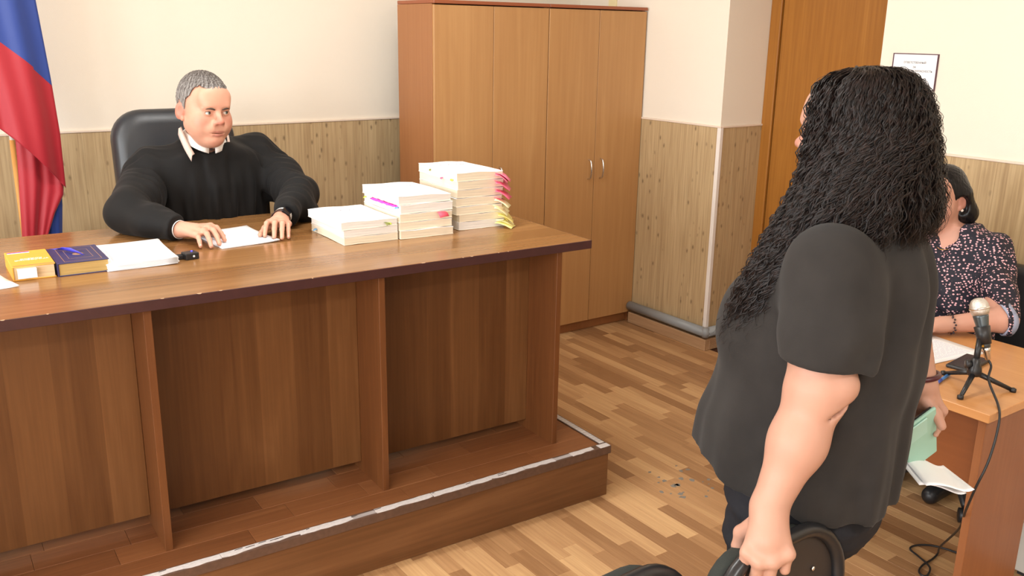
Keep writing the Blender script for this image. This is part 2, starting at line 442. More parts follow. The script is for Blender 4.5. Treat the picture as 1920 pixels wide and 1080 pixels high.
# door in the recess
DX = XB + ND
door = struct('door_1', MB().box(DX, DX + 0.04, NY0 + 0.07, NY1 - 0.075, 0.01, 2.06, 0.003).mesh('door_leaf'), M['oak'])
fr = MB()
fr.box(DX - 0.012, DX + 0.045, NY1 - 0.07, NY1 - 0.001, 0, 2.12, 0.004)
fr.box(DX - 0.012, DX + 0.045, NY0 + 0.001, NY0 + 0.065, 0, 2.12, 0.004)
fr.box(DX - 0.012, DX + 0.045, NY0 + 0.065, NY1 - 0.07, 2.065, 2.12, 0.004)
obj('door_frame', fr.mesh('door_frame'), M['oak'], door)
hd = MB().tube([(DX - 0.0, NY0 + 0.13, 1.0), (DX - 0.05, NY0 + 0.13, 1.0), (DX - 0.05, NY0 + 0.25, 1.0)], 0.009, 10)
obj('door_handle', hd.mesh('door_handle', True), M['chrome'], door)

# ceiling fluorescent fixtures (they carry the lamps above)
for lx in (-1.6, 1.2):
    for ly in (-1.0, 2.7):
        t = thing('ceiling_lamp', 'long white ceiling lamp %s' % ({(-1.6, -1.0): 'behind the camera on the window side', (-1.6, 2.7): 'between the windows and the flag', (1.2, -1.0): 'behind the camera towards the right wall', (1.2, 2.7): "above the judge's bench"}[(lx, ly)]), 'lamp', (lx, ly, 3.0), 0, 'ceiling lamps')
        b = MB(); b.box(-0.62, 0.62, -0.17, 0.17, -0.03, 0.0, 0.004)
        b.box(-0.62, 0.62, -0.17, -0.155, -0.1, -0.03); b.box(-0.62, 0.62, 0.155, 0.17, -0.1, -0.03)
        obj('housing', b.mesh('housing'), M['ceiling'], t)
        for yy in (-0.07, 0.07):
            obj('tube', MB().tube([(-0.6, yy, -0.06), (0.6, yy, -0.06)], 0.013, 10).mesh('tube'), M['paper'], t)

# ================================================================= platform and judge's bench
ZP = 0.206
BROT = -0.033
BX, BY = 2.0896, 2.4495
plat = thing('platform', 'low wood-clad platform with worn white edge strip under the bench', 'platform', (BX, BY, 0), BROT)
PX0, PX1, PY0, PY1 = -3.6, 0.055, -0.098, 1.95
obj('core', MB().box(PX0, PX1 - 0.016, PY0 + 0.016, PY1, 0, ZP - 0.006).mesh('core'), M['gap_dark'], plat)
obj('front_board', MB().box(PX0, PX1, PY0 + 0.012, PY0 + 0.028, 0.0, ZP - 0.004, 0.002).mesh('front_board'), M['desk_front'], plat)
obj('side_board', MB().box(PX1 - 0.028, PX1 - 0.012, PY0 + 0.029, PY1, 0.0, ZP - 0.004, 0.002).mesh('side_board'), M['desk_front'], plat)
rq = random.Random(11)
yy = PY0 + 0.028
while yy < PY1 - 0.05:
    w = 0.098
    xx = PX1 - 0.03 - rq.uniform(0.08, 0.5)
    x1 = PX1 - 0.03
    while x1 > PX0:
        lo = max(xx, PX0)
        if yy < 0.35:
            obj('platform_plank', MB().box(-(x1 - lo) / 2 + 0.0004, (x1 - lo) / 2 - 0.0004, -w / 2 + 0.0004, w / 2 - 0.0004, -0.006, 0.0, 0.0008).mesh('platform_plank'), M['platform_plank'], plat, ((x1 + lo) / 2, yy + w / 2, ZP))
        x1 = lo; xx = x1 - rq.choice((0.52, 0.52, 0.4, 0.26))
    yy += w
obj('rear_deck', MB().box(PX0, PX1 - 0.03, 0.364 + 0.028, PY1, ZP - 0.006, ZP - 0.0005).mesh('rear_deck'), M['platform_plank'], plat)
# metal/plastic edge angle: dark brown with a worn white face
tr = MB()
tr.box(PX0, PX1 + 0.002, PY0, PY0 + 0.034, ZP, ZP + 0.003, 0.0008)
tr.box(PX0, PX1 + 0.002, PY0, PY0 + 0.012, ZP - 0.028, ZP + 0.0005, 0.0008)
tr.box(PX1 - 0.03, PX1 + 0.002, PY0 + 0.03, PY1, ZP, ZP + 0.003, 0.0008)
tr.box(PX1 - 0.010, PX1 + 0.002, PY0 + 0.02, PY1, ZP - 0.028, ZP + 0.0005, 0.0008)
trim = obj('edge_strip', tr.mesh('edge_strip'), plain('brown_edge_angle', srgb(98, 72, 58), 0.5, var=0.4, bscale=60), plat)
rg = random.Random(21)
worn = MB()
def ragged(x0, x1):
    n = max(3, int((x1 - x0) / 0.02)); lo = []; hi = []
    v = 0.004
    for i in range(n + 1):
        xx = x0 + (x1 - x0) * i / n
        v = min(0.013, max(0.0, v + rg.uniform(-0.006, 0.006)))
        lo.append((xx, PY0 + v)); hi.append((xx, PY0 + 0.028 + rg.uniform(-0.0015, 0.0015)))
    worn.prism(lo + hi[::-1], ZP + 0.003, ZP + 0.0042)
x = PX0
segs = [(-3.6, -1.62), (-1.6, -1.30), (-1.285, -1.02), (-1.0, -0.79), (-0.63, -0.43), (-0.415, -0.2), (-0.07, 0.0), (0.02, 0.05)]
segs = [(-3.6, -2.0), (-1.999, -1.66), (-1.659, -1.40), (-1.399, -1.16), (-1.159, -0.985), (-0.905, -0.70), (-0.698, -0.47), (-0.469, -0.33), (-0.328, -0.198), (-0.122, -0.02), (0.006, 0.053)]
for a, b in segs: ragged(a, b)
nick = MB()
for k in range(26):
    xx = -rg.uniform(0.02, 2.3); w = rg.uniform(0.006, 0.03); y0 = PY0 + rg.choice((0.012, 0.018, 0.022))
    nick.prism([(xx, y0), (xx + w, y0 + 0.0015), (xx + w, y0 + 0.0045), (xx + 0.002, y0 + 0.003)], ZP + 0.0042, ZP + 0.0046)
for k in range(44):      # white anti-slip ribs where the face has worn through
    xx = -0.985 + k * 0.0037 if k < 22 else -0.198 + (k - 22) * 0.0035
    worn.prism([(xx, PY0 + 0.006), (xx + 0.0016, PY0 + 0.006), (xx + 0.0034, PY0 + 0.024), (xx + 0.0018, PY0 + 0.024)], ZP + 0.003, ZP + 0.004)
for k in range(90):
    yk = PY0 + 0.036 + k * 0.018
    worn.prism([(PX1 - 0.026, yk), (PX1 - 0.004, yk), (PX1 - 0.004, yk + 0.0155), (PX1 - 0.026, yk + 0.0155)], ZP + 0.003, ZP + 0.0042)
obj('nicks', nick.mesh('nicks'), plain('dark_nick', srgb(60, 44, 38), 0.7), trim)['kind'] = 'stuff'
wo = obj('worn_face', worn.mesh('worn_face'), plain('chalky_white_wear', srgb(214, 208, 206), 0.7, var=0.25, bscale=120), trim); wo['kind'] = 'stuff'

bench = thing('judge_bench', "long walnut-laminate judge's bench with dark red chipped table edge", 'desk', (BX, BY, ZP), BROT)
BT = 0.78
top = obj('tabletop', MB().box(-3.3, -0.002, 0.002, 1.02, BT - 0.0305, BT, 0.0015).mesh('tabletop'), M['desk_top'], bench)
eb = MB(); eb.box(-3.3, 0.0, -0.0015, 0.0018, BT - 0.0308, BT - 0.0008, 0.0008); eb.box(-0.0018, 0.0015, -0.0015, 1.02, BT - 0.0308, BT - 0.0008, 0.0008)
obj('edge_band', eb.mesh('edge_band'), M['edge_band'], top)
ch = MB(); rc = random.Random(4)
for k in range(16):        # pale chips knocked out of the edge
    xx = -rc.uniform(0.02, 2.2); w = rc.uniform(0.003, 0.016); h = rc.uniform(0.001, 0.0026)
    ch.prism([(xx, BT - 0.0003), (xx + w, BT - 0.0003), (xx + w * 0.7, BT - h), (xx + w * 0.3, BT - h * 0.8)], -0.0022, 0.0016, axis='Y')
obj('edge_chips', ch.mesh('edge_chips'), plain('bare_chipboard', srgb(206, 172, 140), 0.8), top)['kind'] = 'stuff'
PA = (0.1046, 0.8003, 1.5053, 2.21, 2.92)
for k, a in enumerate(PA):
    d = obj('divider', MB().box(-0.011, 0.011, 0.03, 0.98 if k in (0, 4) else 0.5, 0.0, BT - 0.031, 0.001).mesh('divider'), M['desk_board'], bench, (-a - 0.011, 0, 0))
xs = list(PA)
for k in range(4):
    a, b = xs[k], xs[k + 1]
    w = b - a - 0.022
    obj('front_panel', MB().box(-w / 2 + 0.0006, w / 2 - 0.0006, 0.205, 0.221, 0.038, BT - 0.031, 0.001).mesh('front_panel'), M['desk'], bench, (-(a + b) / 2 - 0.011, 0, 0))

# ================================================================= wardrobes
def wardrobe(x0, x1, label):
    w = x1 - x0; d = 0.36; H = 1.842
    t = thing('wardrobe', label, 'wardrobe', (x0, 3.952, 0), 0.0, 'wardrobes against the back wall')
    b = MB()
    b.box(0.0, 0.018, 0.018, d, 0.0, H - 0.018, 0.001); b.box(w - 0.018, w, 0.018, d, 0.0, H - 0.018, 0.001)
    obj('side_panels', None or b.mesh('side_panels'), M['cabinet_side'], t)
    inn = MB(); inn.box(0.018, w - 0.018, 0.02, d - 0.004, 0.062, H - 0.02)
    obj('carcass', inn.mesh('carcass'), M['gap_dark'], t)
    obj('top_board', MB().box(0.0, w + 0.0005, -0.006, d, H - 0.017, H, 0.002).mesh('top_board'), M['cabinet_dark'], t)
    obj('plinth', MB().box(0.018, w - 0.018, 0.04, 0.056, 0.0, 0.064, 0.001).mesh('plinth'), M['cabinet_side'], t)
    for s in (0, 1):
        dw = w / 2 - 0.003
        dx = 0.0015 + s * (w / 2 + 0.0)
        dr = obj('door', MB().box(0, dw, 0.0, 0.017, 0.064, H - 0.0225, 0.0012).mesh('door'), M['cabinet'], t, (dx + 0.0015, 0, 0))
        hx = dw - 0.042 if s == 0 else 0.042
        h = MB().tube(curve_pts([(hx, 0, 0.905), (hx, -0.022, 0.915), (hx, -0.03, 0.96), (hx, -0.022, 1.005), (hx, 0, 1.015)], 5), 0.0048, 8)
        obj('handle', h.mesh('handle', True), M['chrome'], dr)
    return t
wardrobe(2.326, 3.022, 'pear-coloured two-door wardrobe nearer the flag, behind the paper stacks')
wardrobe(3.0245, 3.713, 'pear-coloured two-door wardrobe touching the right wall, bow handles in plain view')

# ================================================================= secretary's table
ST = thing('secretary_table', 'light orange-brown laminate table carrying the microphone', 'table', (2.3203, 1.0869, 0))
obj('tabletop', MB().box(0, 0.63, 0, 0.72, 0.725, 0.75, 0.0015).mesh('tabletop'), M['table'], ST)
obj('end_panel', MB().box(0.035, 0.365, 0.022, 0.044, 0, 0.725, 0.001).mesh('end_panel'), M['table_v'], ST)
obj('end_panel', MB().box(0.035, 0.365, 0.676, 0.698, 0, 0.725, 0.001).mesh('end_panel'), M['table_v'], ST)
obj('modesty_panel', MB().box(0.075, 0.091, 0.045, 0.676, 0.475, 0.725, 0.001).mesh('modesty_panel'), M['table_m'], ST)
pd = thing('drawer_pedestal', 'pale grey pedestal cabinet standing behind the table end panel', 'cabinet', (2.905, .77, 0))
obj('body', MB().box(0, 0.4, 0, 0.45, 0.02, 0.56, 0.004).mesh('body'), plain('pale_grey_laminate', srgb(196, 192, 184), 0.5), pd)
for k in range(3):
    f = obj('drawer', MB().box(-0.016, 0.0, 0.006, 0.444, 0.03 + k * 0.176, 0.2 + k * 0.176, 0.002).mesh('drawer'), plain('pale_grey_drawer', srgb(176, 174, 168), 0.5), pd)
    obj('handle', MB().box(-0.03, -0.016, 0.16, 0.29, 0.12 + k * 0.176, 0.13 + k * 0.176, 0.002).mesh('handle'), M['chrome'], f)
obj('feet', MB().box(0.02, 0.38, 0.02, 0.43, 0.0, 0.02).mesh('feet'), M['black_plastic'], pd)
# ================================================================= implicit-surface modelling
F32 = np.float32
def V3(a): return np.asarray(a, F32)
class S:
    """a soft shape: evaluator plus bounding sphere"""
    def __init__(s, f, c, r): s.f = f; s.c = V3(c); s.r = float(r)
def ell(c, r, R=None):
    c = V3(c); r = V3(r if hasattr(r, '__len__') else (r, r, r)); Rm = None if R is None else np.asarray(Euler(R).to_matrix(), F32)
    def f(p):
        q = p - c
        if Rm is not None: q = q @ Rm
        k0 = np.sqrt(((q / r) ** 2).sum(1)); k1 = np.sqrt(((q / (r * r)) ** 2).sum(1)) + 1e-9
        return k0 * (k0 - 1) / k1
    return S(f, c, r.max())
def cone(a, b, ra, rb):
    a = V3(a); b = V3(b); ab = b - a; L = float(ab @ ab) + 1e-12
    def f(p):
        q = p - a
        t = np.clip(q @ ab / L, 0, 1)
        return np.sqrt(((q - t[:, None] * ab) ** 2).sum(1)) - (ra + (rb - ra) * t)
    return S(f, (a + b) / 2, math.sqrt(L) / 2 + max(ra, rb))
def chain(pts, rads):
    return [cone(pts[i], pts[i + 1], rads[i], rads[i + 1]) for i in range(len(pts) - 1)]
def loft(rings, cap=0.02):
    """stack of super-elliptic rings: (z, cx, cy, half width, depth towards -y, depth towards +y)"""
    rr = np.asarray(rings, np.float64)
    z0, z1 = rr[0, 0], rr[-1, 0]
    zz = np.linspace(z0, z1, 160)
    def cr(col):   # smooth interpolation
        from_ = np.interp(zz, rr[:, 0], rr[:, col])
        k = np.ones(9) / 9
        pad = np.pad(from_, 4, mode='edge')
        return np.convolve(pad, k, 'valid')
    tab = [cr(i) for i in range(1, 6)]
    def f(p):
        z = p[:, 2]
        cx, cy, hw, df, db = (np.interp(z, zz, t).astype(F32) for t in tab)
        dx = p[:, 0] - cx; dy = p[:, 1] - cy
        d = np.where(dy < 0, df, db)
        rad = np.sqrt(dx * dx + dy * dy) + 1e-9
        k = ((np.abs(dx) / hw) ** 2.3 + (np.abs(dy) / d) ** 2.3) ** (1 / 2.3) + 1e-9
        side = (rad - rad / k)
        side = np.where(k > 1e-3, side, -np.minimum(hw, d))
        side = np.maximum(side, -np.minimum(hw, d))
        zc = np.maximum(z0 - z, z - z1)
        return np.maximum(side, zc)
    return S(f, (rr[:, 1].mean(), rr[:, 2].mean(), (z0 + z1) / 2), max(z1 - z0, 2 * rr[:, 3].max(), 2 * rr[:, 4:].max()) / 1.2)
def smin(a, b, k):
    h = np.maximum(k - np.abs(a - b), 0) / k
    return np.minimum(a, b) - h * h * k * 0.25
def smax(a, b, k): return -smin(-a, -b, k)
class Field:
    """ordered list of soft unions / cuts"""
    def __init__(s): s.ops = []; s.post = None
    def add(s, shapes, k=0.01):
        for q in (shapes if isinstance(shapes, (list, tuple)) else [shapes]): s.ops.append(('u', q, k))
        return s
    def sub(s, shapes, k=0.004):
        for q in (shapes if isinstance(shapes, (list, tuple)) else [shapes]): s.ops.append(('s', q, k))
        return s
    def near(s, c, r):
        g = Field(); g.post = s.post
        g.ops = [o for o in s.ops if np.linalg.norm(o[1].c - c) < o[1].r + r + 0.06]
        return g
    def __call__(s, p):
        d = np.full(len(p), 9.0, F32)
        for op, q, k in s.ops:
            v = q.f(p).astype(F32)
            d = smin(d, v, k) if op == 'u' else smax(d, -v, k)
        if s.post is not None: d = s.post(p, d)
        return d
def isomesh(f, lo, hi, h, name='body', B=8):
    """sparse surface nets over the box lo..hi with cell size h"""
    lo = np.asarray(lo, np.float64); hi = np.asarray(hi, np.float64)
    nb = np.maximum(1, np.ceil((hi - lo) / (h * B)).astype(int))
    g = np.stack(np.meshgrid(*[np.arange(n) for n in nb], indexing='ij'), -1).reshape(-1, 3)
    if isinstance(f, Field): f = f.near((lo + hi) / 2, np.linalg.norm(hi - lo) / 2)
    ctr = lo + (g + 0.5) * (h * B)
    act = g[np.abs(f(ctr.astype(F32))) < h * B * 1.35 + 0.012]
    o = np.arange(B + 1)
    og = np.stack(np.meshgrid(o, o, o, indexing='ij'), -1).reshape(-1, 3)
    vals = []
    for i in range(0, len(act), 1500):
        P = (lo + (act[i:i + 1500, None, :] * B + og[None]) * h).reshape(-1, 3).astype(F32)
        vals.append(f(P).reshape(-1, B + 1, B + 1, B + 1))
    V = np.concatenate(vals)
    N = nb * B + 2
    ins = V < 0
    c8 = [(a, b, c) for a in (0, 1) for b in (0, 1) for c in (0, 1)]
    cnt = sum(ins[:, a:a + B, b:b + B, c:c + B].astype(np.int8) for a, b, c in c8)
    idx = np.argwhere((cnt > 0) & (cnt < 8))
    bi, ci = idx[:, 0], idx[:, 1:]
    gc = act[bi] * B + ci
    key = (gc[:, 0] * N[1] + gc[:, 1]) * N[2] + gc[:, 2]
    # vertex: mean of edge crossings
    acc = np.zeros((len(idx), 3)); num = np.zeros(len(idx))
    get = lambda a, b, c: V[bi, ci[:, 0] + a, ci[:, 1] + b, ci[:, 2] + c].astype(np.float64)
    for a in c8:
        for ax in range(3):
            if a[ax] == 0:
                b = list(a); b[ax] = 1
                va, vb = get(*a), get(*b)
                m = (va < 0) != (vb < 0)
                t = np.where(m, va / np.where(m, va - vb, 1), 0)
                pt = np.array(a, float)[None].repeat(len(idx), 0); pt[:, ax] += t
                acc[m] += pt[m]; num[m] += 1
    pos = lo + (gc + acc / num[:, None]) * h
    order = np.argsort(key); ks = key[order]
    faces = []
    st = (N[1] * N[2], N[2], 1)
    for ax in range(3):
        sl0 = [slice(0, B)] * 3; sl1 = [slice(0, B)] * 3; sl1[ax] = slice(1, B + 1)
        A = ins[(slice(None), *sl0)]; Bv = ins[(slice(None), *sl1)]
        e = np.argwhere(A != Bv)
        if not len(e): continue
        ge = act[e[:, 0]] * B + e[:, 1:]
        u, v = [(1, 2), (2, 0), (0, 1)][ax]
        ok = (ge[:, u] > 0) & (ge[:, v] > 0)
        e = e[ok]; ge = ge[ok]
        k0 = (ge[:, 0] * N[1] + ge[:, 1]) * N[2] + ge[:, 2]
        q = np.stack([k0 - st[u] - st[v], k0 - st[v], k0, k0 - st[u]], 1)
        pi = np.searchsorted(ks, q); pi = np.clip(pi, 0, len(ks) - 1)
        good = (ks[pi] == q).all(1)
        fv = order[pi[good]]
        flip = ~A[e[good, 0], e[good, 1], e[good, 2], e[good, 3]]
        fv[flip] = fv[flip][:, ::-1]
        faces.append(fv)
    faces = np.concatenate(faces)
    return pos, faces
def mesh_np(name, parts, smooth=True, relax=1):
    """joins (verts, quads) pieces into one mesh"""
    vs = []; fs = []; n = 0
    for v, f in parts:
        v = v.copy()
        for _ in range(relax):      # light smoothing
            acc = np.zeros_like(v); num = np.zeros(len(v))
            for a, b in ((0, 1), (1, 2), (2, 3), (3, 0)):
                np.add.at(acc, f[:, a], v[f[:, b]]); np.add.at(num, f[:, a], 1)
                np.add.at(acc, f[:, b], v[f[:, a]]); np.add.at(num, f[:, b], 1)
            m = num > 0
            v[m] = 0.55 * v[m] + 0.45 * acc[m] / num[m][:, None]
        vs.append(v); fs.append(f + n); n += len(v)
    v = np.concatenate(vs); f = np.concatenate(fs)
    me = bpy.data.meshes.new(name)
    me.vertices.add(len(v)); me.vertices.foreach_set('co', v.astype(F32).ravel())
    me.loops.add(f.size); me.loops.foreach_set('vertex_index', f.astype(np.int32).ravel())
    me.polygons.add(len(f)); me.polygons.foreach_set('loop_start', np.arange(0, f.size, 4, dtype=np.int32))
    me.update(calc_edges=True); me.validate()
    if smooth: me.polygons.foreach_set('use_smooth', np.ones(len(me.polygons), bool))
    return me
def xf(R, T):
    """shape-building helper: maps head-local points into figure space"""
    Rm = Euler(R).to_matrix(); T = Vector(T)
    return lambda p: tuple(Rm @ Vector(p) + T)
def nz3(p, s, seed=0.0):
    """cheap smooth noise in -1..1"""
    x, y, z = p[:, 0] * s + seed, p[:, 1] * s + 1.7 * seed, p[:, 2] * s - seed
    return (np.sin(x * 1.3 + 2.1 * np.sin(y * 0.9 + z * 0.7)) + np.sin(y * 1.7 + 1.8 * np.sin(z * 1.1 + x * 0.6)) + np.sin(z * 1.5 + 1.9 * np.sin(x * 0.8 - y))) / 3

# ---------------------------------------------------------------- heads and hands
def head_field(F, R, T, sc=1.0, heavy=0.0, female=False, nose=1.0):
    """adds a face to field F; head space: forward -y, left +x, up +z, origin between the ears"""
    X = xf(R, T)
    def E(c, r, rot=(0, 0, 0)):
        rm = (Euler(R).to_matrix() @ Euler(rot).to_matrix()).to_euler()
        return ell(X([q * sc for q in c]), [q * sc for q in r], rm)
    def K(a, b, ra, rb): return cone(X([q * sc for q in a]), X([q * sc for q in b]), ra * sc, rb * sc)
    F.add(E((0, .006, .036), (.075, .091, .088)), .02)
    F.add(E((0, -.030, -.030), (.066 + .004 * heavy, .064, .086)), .03)
    for s in (-1, 1):
        F.add(K((s * .042, -.004, -.048), (s * .015, -.066, -.085), .023 + .005 * heavy, .020), .03)
        F.add(E((s * .040, -.058, -.030), (.028, .030, .032 + .004 * heavy)), .025)
    F.add(E((0, -.077, -.087), (.022, .019, .018)), .018)
    if heavy:
        F.add(E((0, -.024, -.092), (.060 * heavy, .048, .028)), .03)
        for s in (-1, 1): F.add(E((s * .040, -.042, -.050), (.022, .030, .028)), .03)
    F.add(K((-.032, -.086, .024), (.032, -.086, .024), .0115, .0115), .018)      # brow
    F.add(E((0, -.074, .052), (.056, .026, .040)), .03)                        # forehead
    for s in (-1, 1): F.sub(E((s * .031, -.1035, .0045), (.019, .016, .0105)), .014)
    F.add(K((0, -.090, .016), (0, -.112 * 1.0, -.020), .0075, .0105 * nose), .012)
    F.add(E((0, -.1135, -.0225), (.0115 * nose, .011, .0095)), .008)
    for s in (-1, 1): F.add(E((s * .0125 * nose, -.1015, -.0265), (.0085, .0105, .0075)), .007)
    for s in (-1, 1): F.sub(E((s * .0065, -.108, -.0345), (.0036, .006, .0035)), .003)
    for s in (-1, 1): F.add(E((s * .016, -.088, -.050), (.018, .014, .016)), .02)  # muzzle
    for s in (-1, 1): F.add(K((s * .026, -.0870, -.0620), (s * .004, -.0990, -.0580), .0034, .0052), .006)
    F.add(K((-.019, -.0905, -.0670), (.019, -.0905, -.0670), .0055, .0055), .008)
    F.add(E((0, -.0975, -.0685), (.012, .007, .0062)), .006)
    F.sub(E((0, -.103, -.0632), (.028, .013, .0014)), .003)
    # eyelids
    for s in (-1, 1):
        F.add(E((s * .0315, -.0795, .0045), (.0158, .0142, .0138)), .006)
        F.sub(E((s * .0315, -.0965, .0035), (.0142, .0125, .0052)), .0025)
        F.add(K((s * .019, -.0915, .0155), (s * .046, -.082, .0165), .0052, .004), .008)
    # ears
    for s in (-1, 1):
        F.add(E((s * .081, .008, -.004), (.0070, .018, .030), (0.15, s * 0.0, -s * 0.45)), .008)
        F.sub(E((s * .0885, .001, -.001), (.0065, .010, .018), (0.15, 0, -s * 0.45)), .004)
        F.add(E((s * .077, -.002, -.028), (.006, .008, .009)), .006)
    return X
def eyes(parent, R, T, sc, gaze=(0, -1, 0), iris=(0.28, 0.34, 0.36)):
    X = xf(R, T)
    mats = [plain('eye_white', srgb(228, 220, 214), 0.25), plain('iris', srgb(118, 132, 128), 0.2), plain('pupil', srgb(14, 12, 12), 0.15)]
    g = Vector(gaze).normalized()
    for s in (-1, 1):
        c = Vector(X((s * .0315 * sc, -.0800 * sc, .0035 * sc)))
        m = MB(); r = .0122 * sc
        prof = []
        nlat = 22
        for i in range(nlat + 1):
            a = PI * i / nlat
            prof.append((max(1e-5, r * math.sin(a)), -r * math.cos(a)))
        m.lathe(prof[::1], 20, c, 0, axis=g)
        for f in m.bm.faces:
            d = (f.calc_center_median() - c).normalized().dot(g)
            f.material_index = 2 if d > 0.965 else 1 if d > 0.84 else 0
        obj('eye', m.mesh('eye', True), mats, parent)
        lash = [X([q * sc for q in (s * (.0315 + .0142 * math.cos(a)), -.0800 - .0138 * math.sin(a) * .96, .0040 + .0046 * math.sin(a))]) for a in np.linspace(.12, PI - .12, 12)]
        obj('eyelashes', MB().tube(lash, .00085 * sc, 5).mesh('eyelashes', True), plain('lash', srgb(48, 34, 30), .6), parent)
def arc_finger(k, t, up, lift=0.3, n=3):
    """joint positions of a bent finger from knuckle k to tip t"""
    k, t, up = Vector(k), Vector(t), Vector(up); L = (t - k).length
    return [k, k.lerp(t, .44) + up * lift * L * .95, k.lerp(t, .76) + up * lift * L * .75, t]
def hand_field(F, wrist, knucks, tips, up, thumb, wr=0.028, fr=0.0088, palm=0.012, lift=0.3, lifts=None):
    w = Vector(wrist); ks = [Vector(k) for k in knucks]
    for i, k in enumerate(ks):
        F.add(cone(w.lerp(k, .12), k, wr * .62, fr * 1.22), .014)
    for a, b in zip(ks[:-1], ks[1:]): F.add(cone(a, b, fr * 1.2, fr * 1.15), .008)
    m = (ks[0] + ks[-1]) / 2
    F.add(cone(w, w.lerp(m, .7), wr * .85, wr * .8), .016)
    scl = (1.0, 1.06, 1.0, .86)
    for i, (k, t) in enumerate(zip(ks, tips)):
        j = arc_finger(k, t, up, lifts[i] if lifts else lift)
        r = fr * scl[i]
        F.add(chain(j, [r * 1.14, r * 1.04, r * .94, r * .82]), .0035)
    if thumb:
        F.add(chain(thumb, [fr * 1.7, fr * 1.3, fr * 1.12, fr * .92][:len(thumb)]), .006)
def nails(name, tips, dirs, ups, parent, mat, r=0.0052):
    for t, d, u in zip(tips, dirs, ups):
        t, d, u = Vector(t), Vector(d).normalized(), Vector(u).normalized()
        s = d.cross(u).normalized(); u = s.cross(d)
        m = MB(); P = []
        for i in range(5):
            a = i / 4
            P.append([t + d * (a * .010 - .006) + s * (math.sin((j / 4 - .5) * 2.0) * r * (1 - .25 * a * a)) + u * (math.cos((j / 4 - .5) * 2.0) * .006 + .0012 - .002 * a) for j in range(5)])
        m.grid(P)
        obj(name, solid(m.mesh('nail', True), 0.0006), mat, parent)
SKIN_M = plain('warm_skin', srgb(226, 172, 142), 0.5, spec=0.35, sss=0.12, bump=0.06, bscale=500, var=0.0)
SKIN_F = plain('fair_skin', srgb(228, 178, 150), 0.48, spec=0.35, sss=0.12, bump=0.05, bscale=500)
SKIN_S = plain('light_skin', srgb(232, 184, 158), 0.48, spec=0.35, sss=0.12)
NAIL = plain('nail', srgb(232, 184, 168), 0.3)
LIP = plain('lip', srgb(186, 110, 98), 0.45)
M['black_cloth'] = plain('black_robe_cloth', srgb(16, 15, 15), 0.75, spec=0.25, bump=0.12, bscale=900, sheen=0.03)
M['white_cloth'] = plain('white_shirt_cloth', srgb(240, 236, 232), 0.8, spec=0.2)
# ================================================================= figures
def skin(name, base, lip=srgb(188, 108, 98), flush=srgb(206, 128, 108), rough=0.48):
    t = NT(name)
    a1 = t.new('ShaderNodeAttribute', attribute_name='lip'); a2 = t.new('ShaderNodeAttribute', attribute_name='flush')
    tc = t.new('ShaderNodeTexCoord'); n = t.new('ShaderNodeTexNoise', i_Scale=38.0, i_Detail=4.0); t.link(tc.outputs['Object'], n.inputs['Vector'])
    m0 = t.new('ShaderNodeMix', data_type='RGBA'); m0.inputs[6].default_value = base; m0.inputs[7].default_value = flush
    ad = t.new('ShaderNodeMath', operation='MULTIPLY_ADD', i_1=0.30, i_2=-0.06); t.link(n.outputs['Fac'], ad.inputs[0])
    su = t.new('ShaderNodeMath', operation='ADD', use_clamp=True); t.link(ad.outputs[0], su.inputs[0]); t.link(a2.outputs['Fac'], su.inputs[1])
    t.link(su.outputs[0], m0.inputs[0])
    m1 = t.new('ShaderNodeMix', data_type='RGBA'); t.link(m0.outputs[2], m1.inputs[6]); m1.inputs[7].default_value = lip; t.link(a1.outputs['Fac'], m1.inputs[0])
    t.link(m1.outputs[2], t.b.inputs['Base Color'])
    t.set(Roughness=rough); t.b.inputs['Specular IOR Level'].default_value = 0.35
    t.b.inputs['Subsurface Weight'].default_value = 0.1; t.b.inputs['Subsurface Radius'].default_value = (0.012, 0.005, 0.003)
    n2 = t.new('ShaderNodeTexNoise', i_Scale=420.0, i_Detail=2.0); t.link(tc.outputs['Object'], n2.inputs['Vector'])
    b = t.new('ShaderNodeBump', i_Strength=0.08, i_Distance=0.001); t.link(n2.outputs['Fac'], b.inputs['Height']); t.link(b.outputs['Normal'], t.b.inputs['Normal'])
    return t.m
def paint(me, name, spots):
    """stores a soft colour mask (lips, flushed cheeks) on the vertices: spots are (centre, radii, R, strength)"""
    n = len(me.vertices); co = np.empty(n * 3, F32); me.vertices.foreach_get('co', co); co = co.reshape(-1, 3)
    w = np.zeros(n, F32)
    for c, r, R, st in spots:
        d = ell(c, r, R).f(co) / min(r)
        w = np.maximum(w, st * np.clip(0.5 - d * 1.2, 0, 1))
    a = me.attributes.new(name, 'FLOAT', 'POINT'); a.data.foreach_set('value', w)
def wput(name, me, mat, parent, wm):
    """mesh modelled in room coordinates, parented to an Empty standing in the room"""
    o = obj(name, me, mat, parent)
    o.matrix_parent_inverse = wm.inverted()
    return o
def face_paint(me, X, R, sc):
    E = lambda c, r, st: (X([q * sc for q in c]), [q * sc for q in r], R, st)
    paint(me, 'lip', [E((0, -.096, -.0575), (.023, .012, .0045), .75), E((0, -.096, -.0695), (.019, .012, .0055), .7)])
    paint(me, 'flush', [E((s * .045, -.07, -.025), (.026, .03, .022), .5) for s in (-1, 1)] + [E((0, -.113, -.022), (.018, .018, .016), .75), E((0, -.09, -.1), (.02, .03, .015), .3)]
          + [E((s * .085, .012, 0), (.02, .03, .035), .7) for s in (-1, 1)])
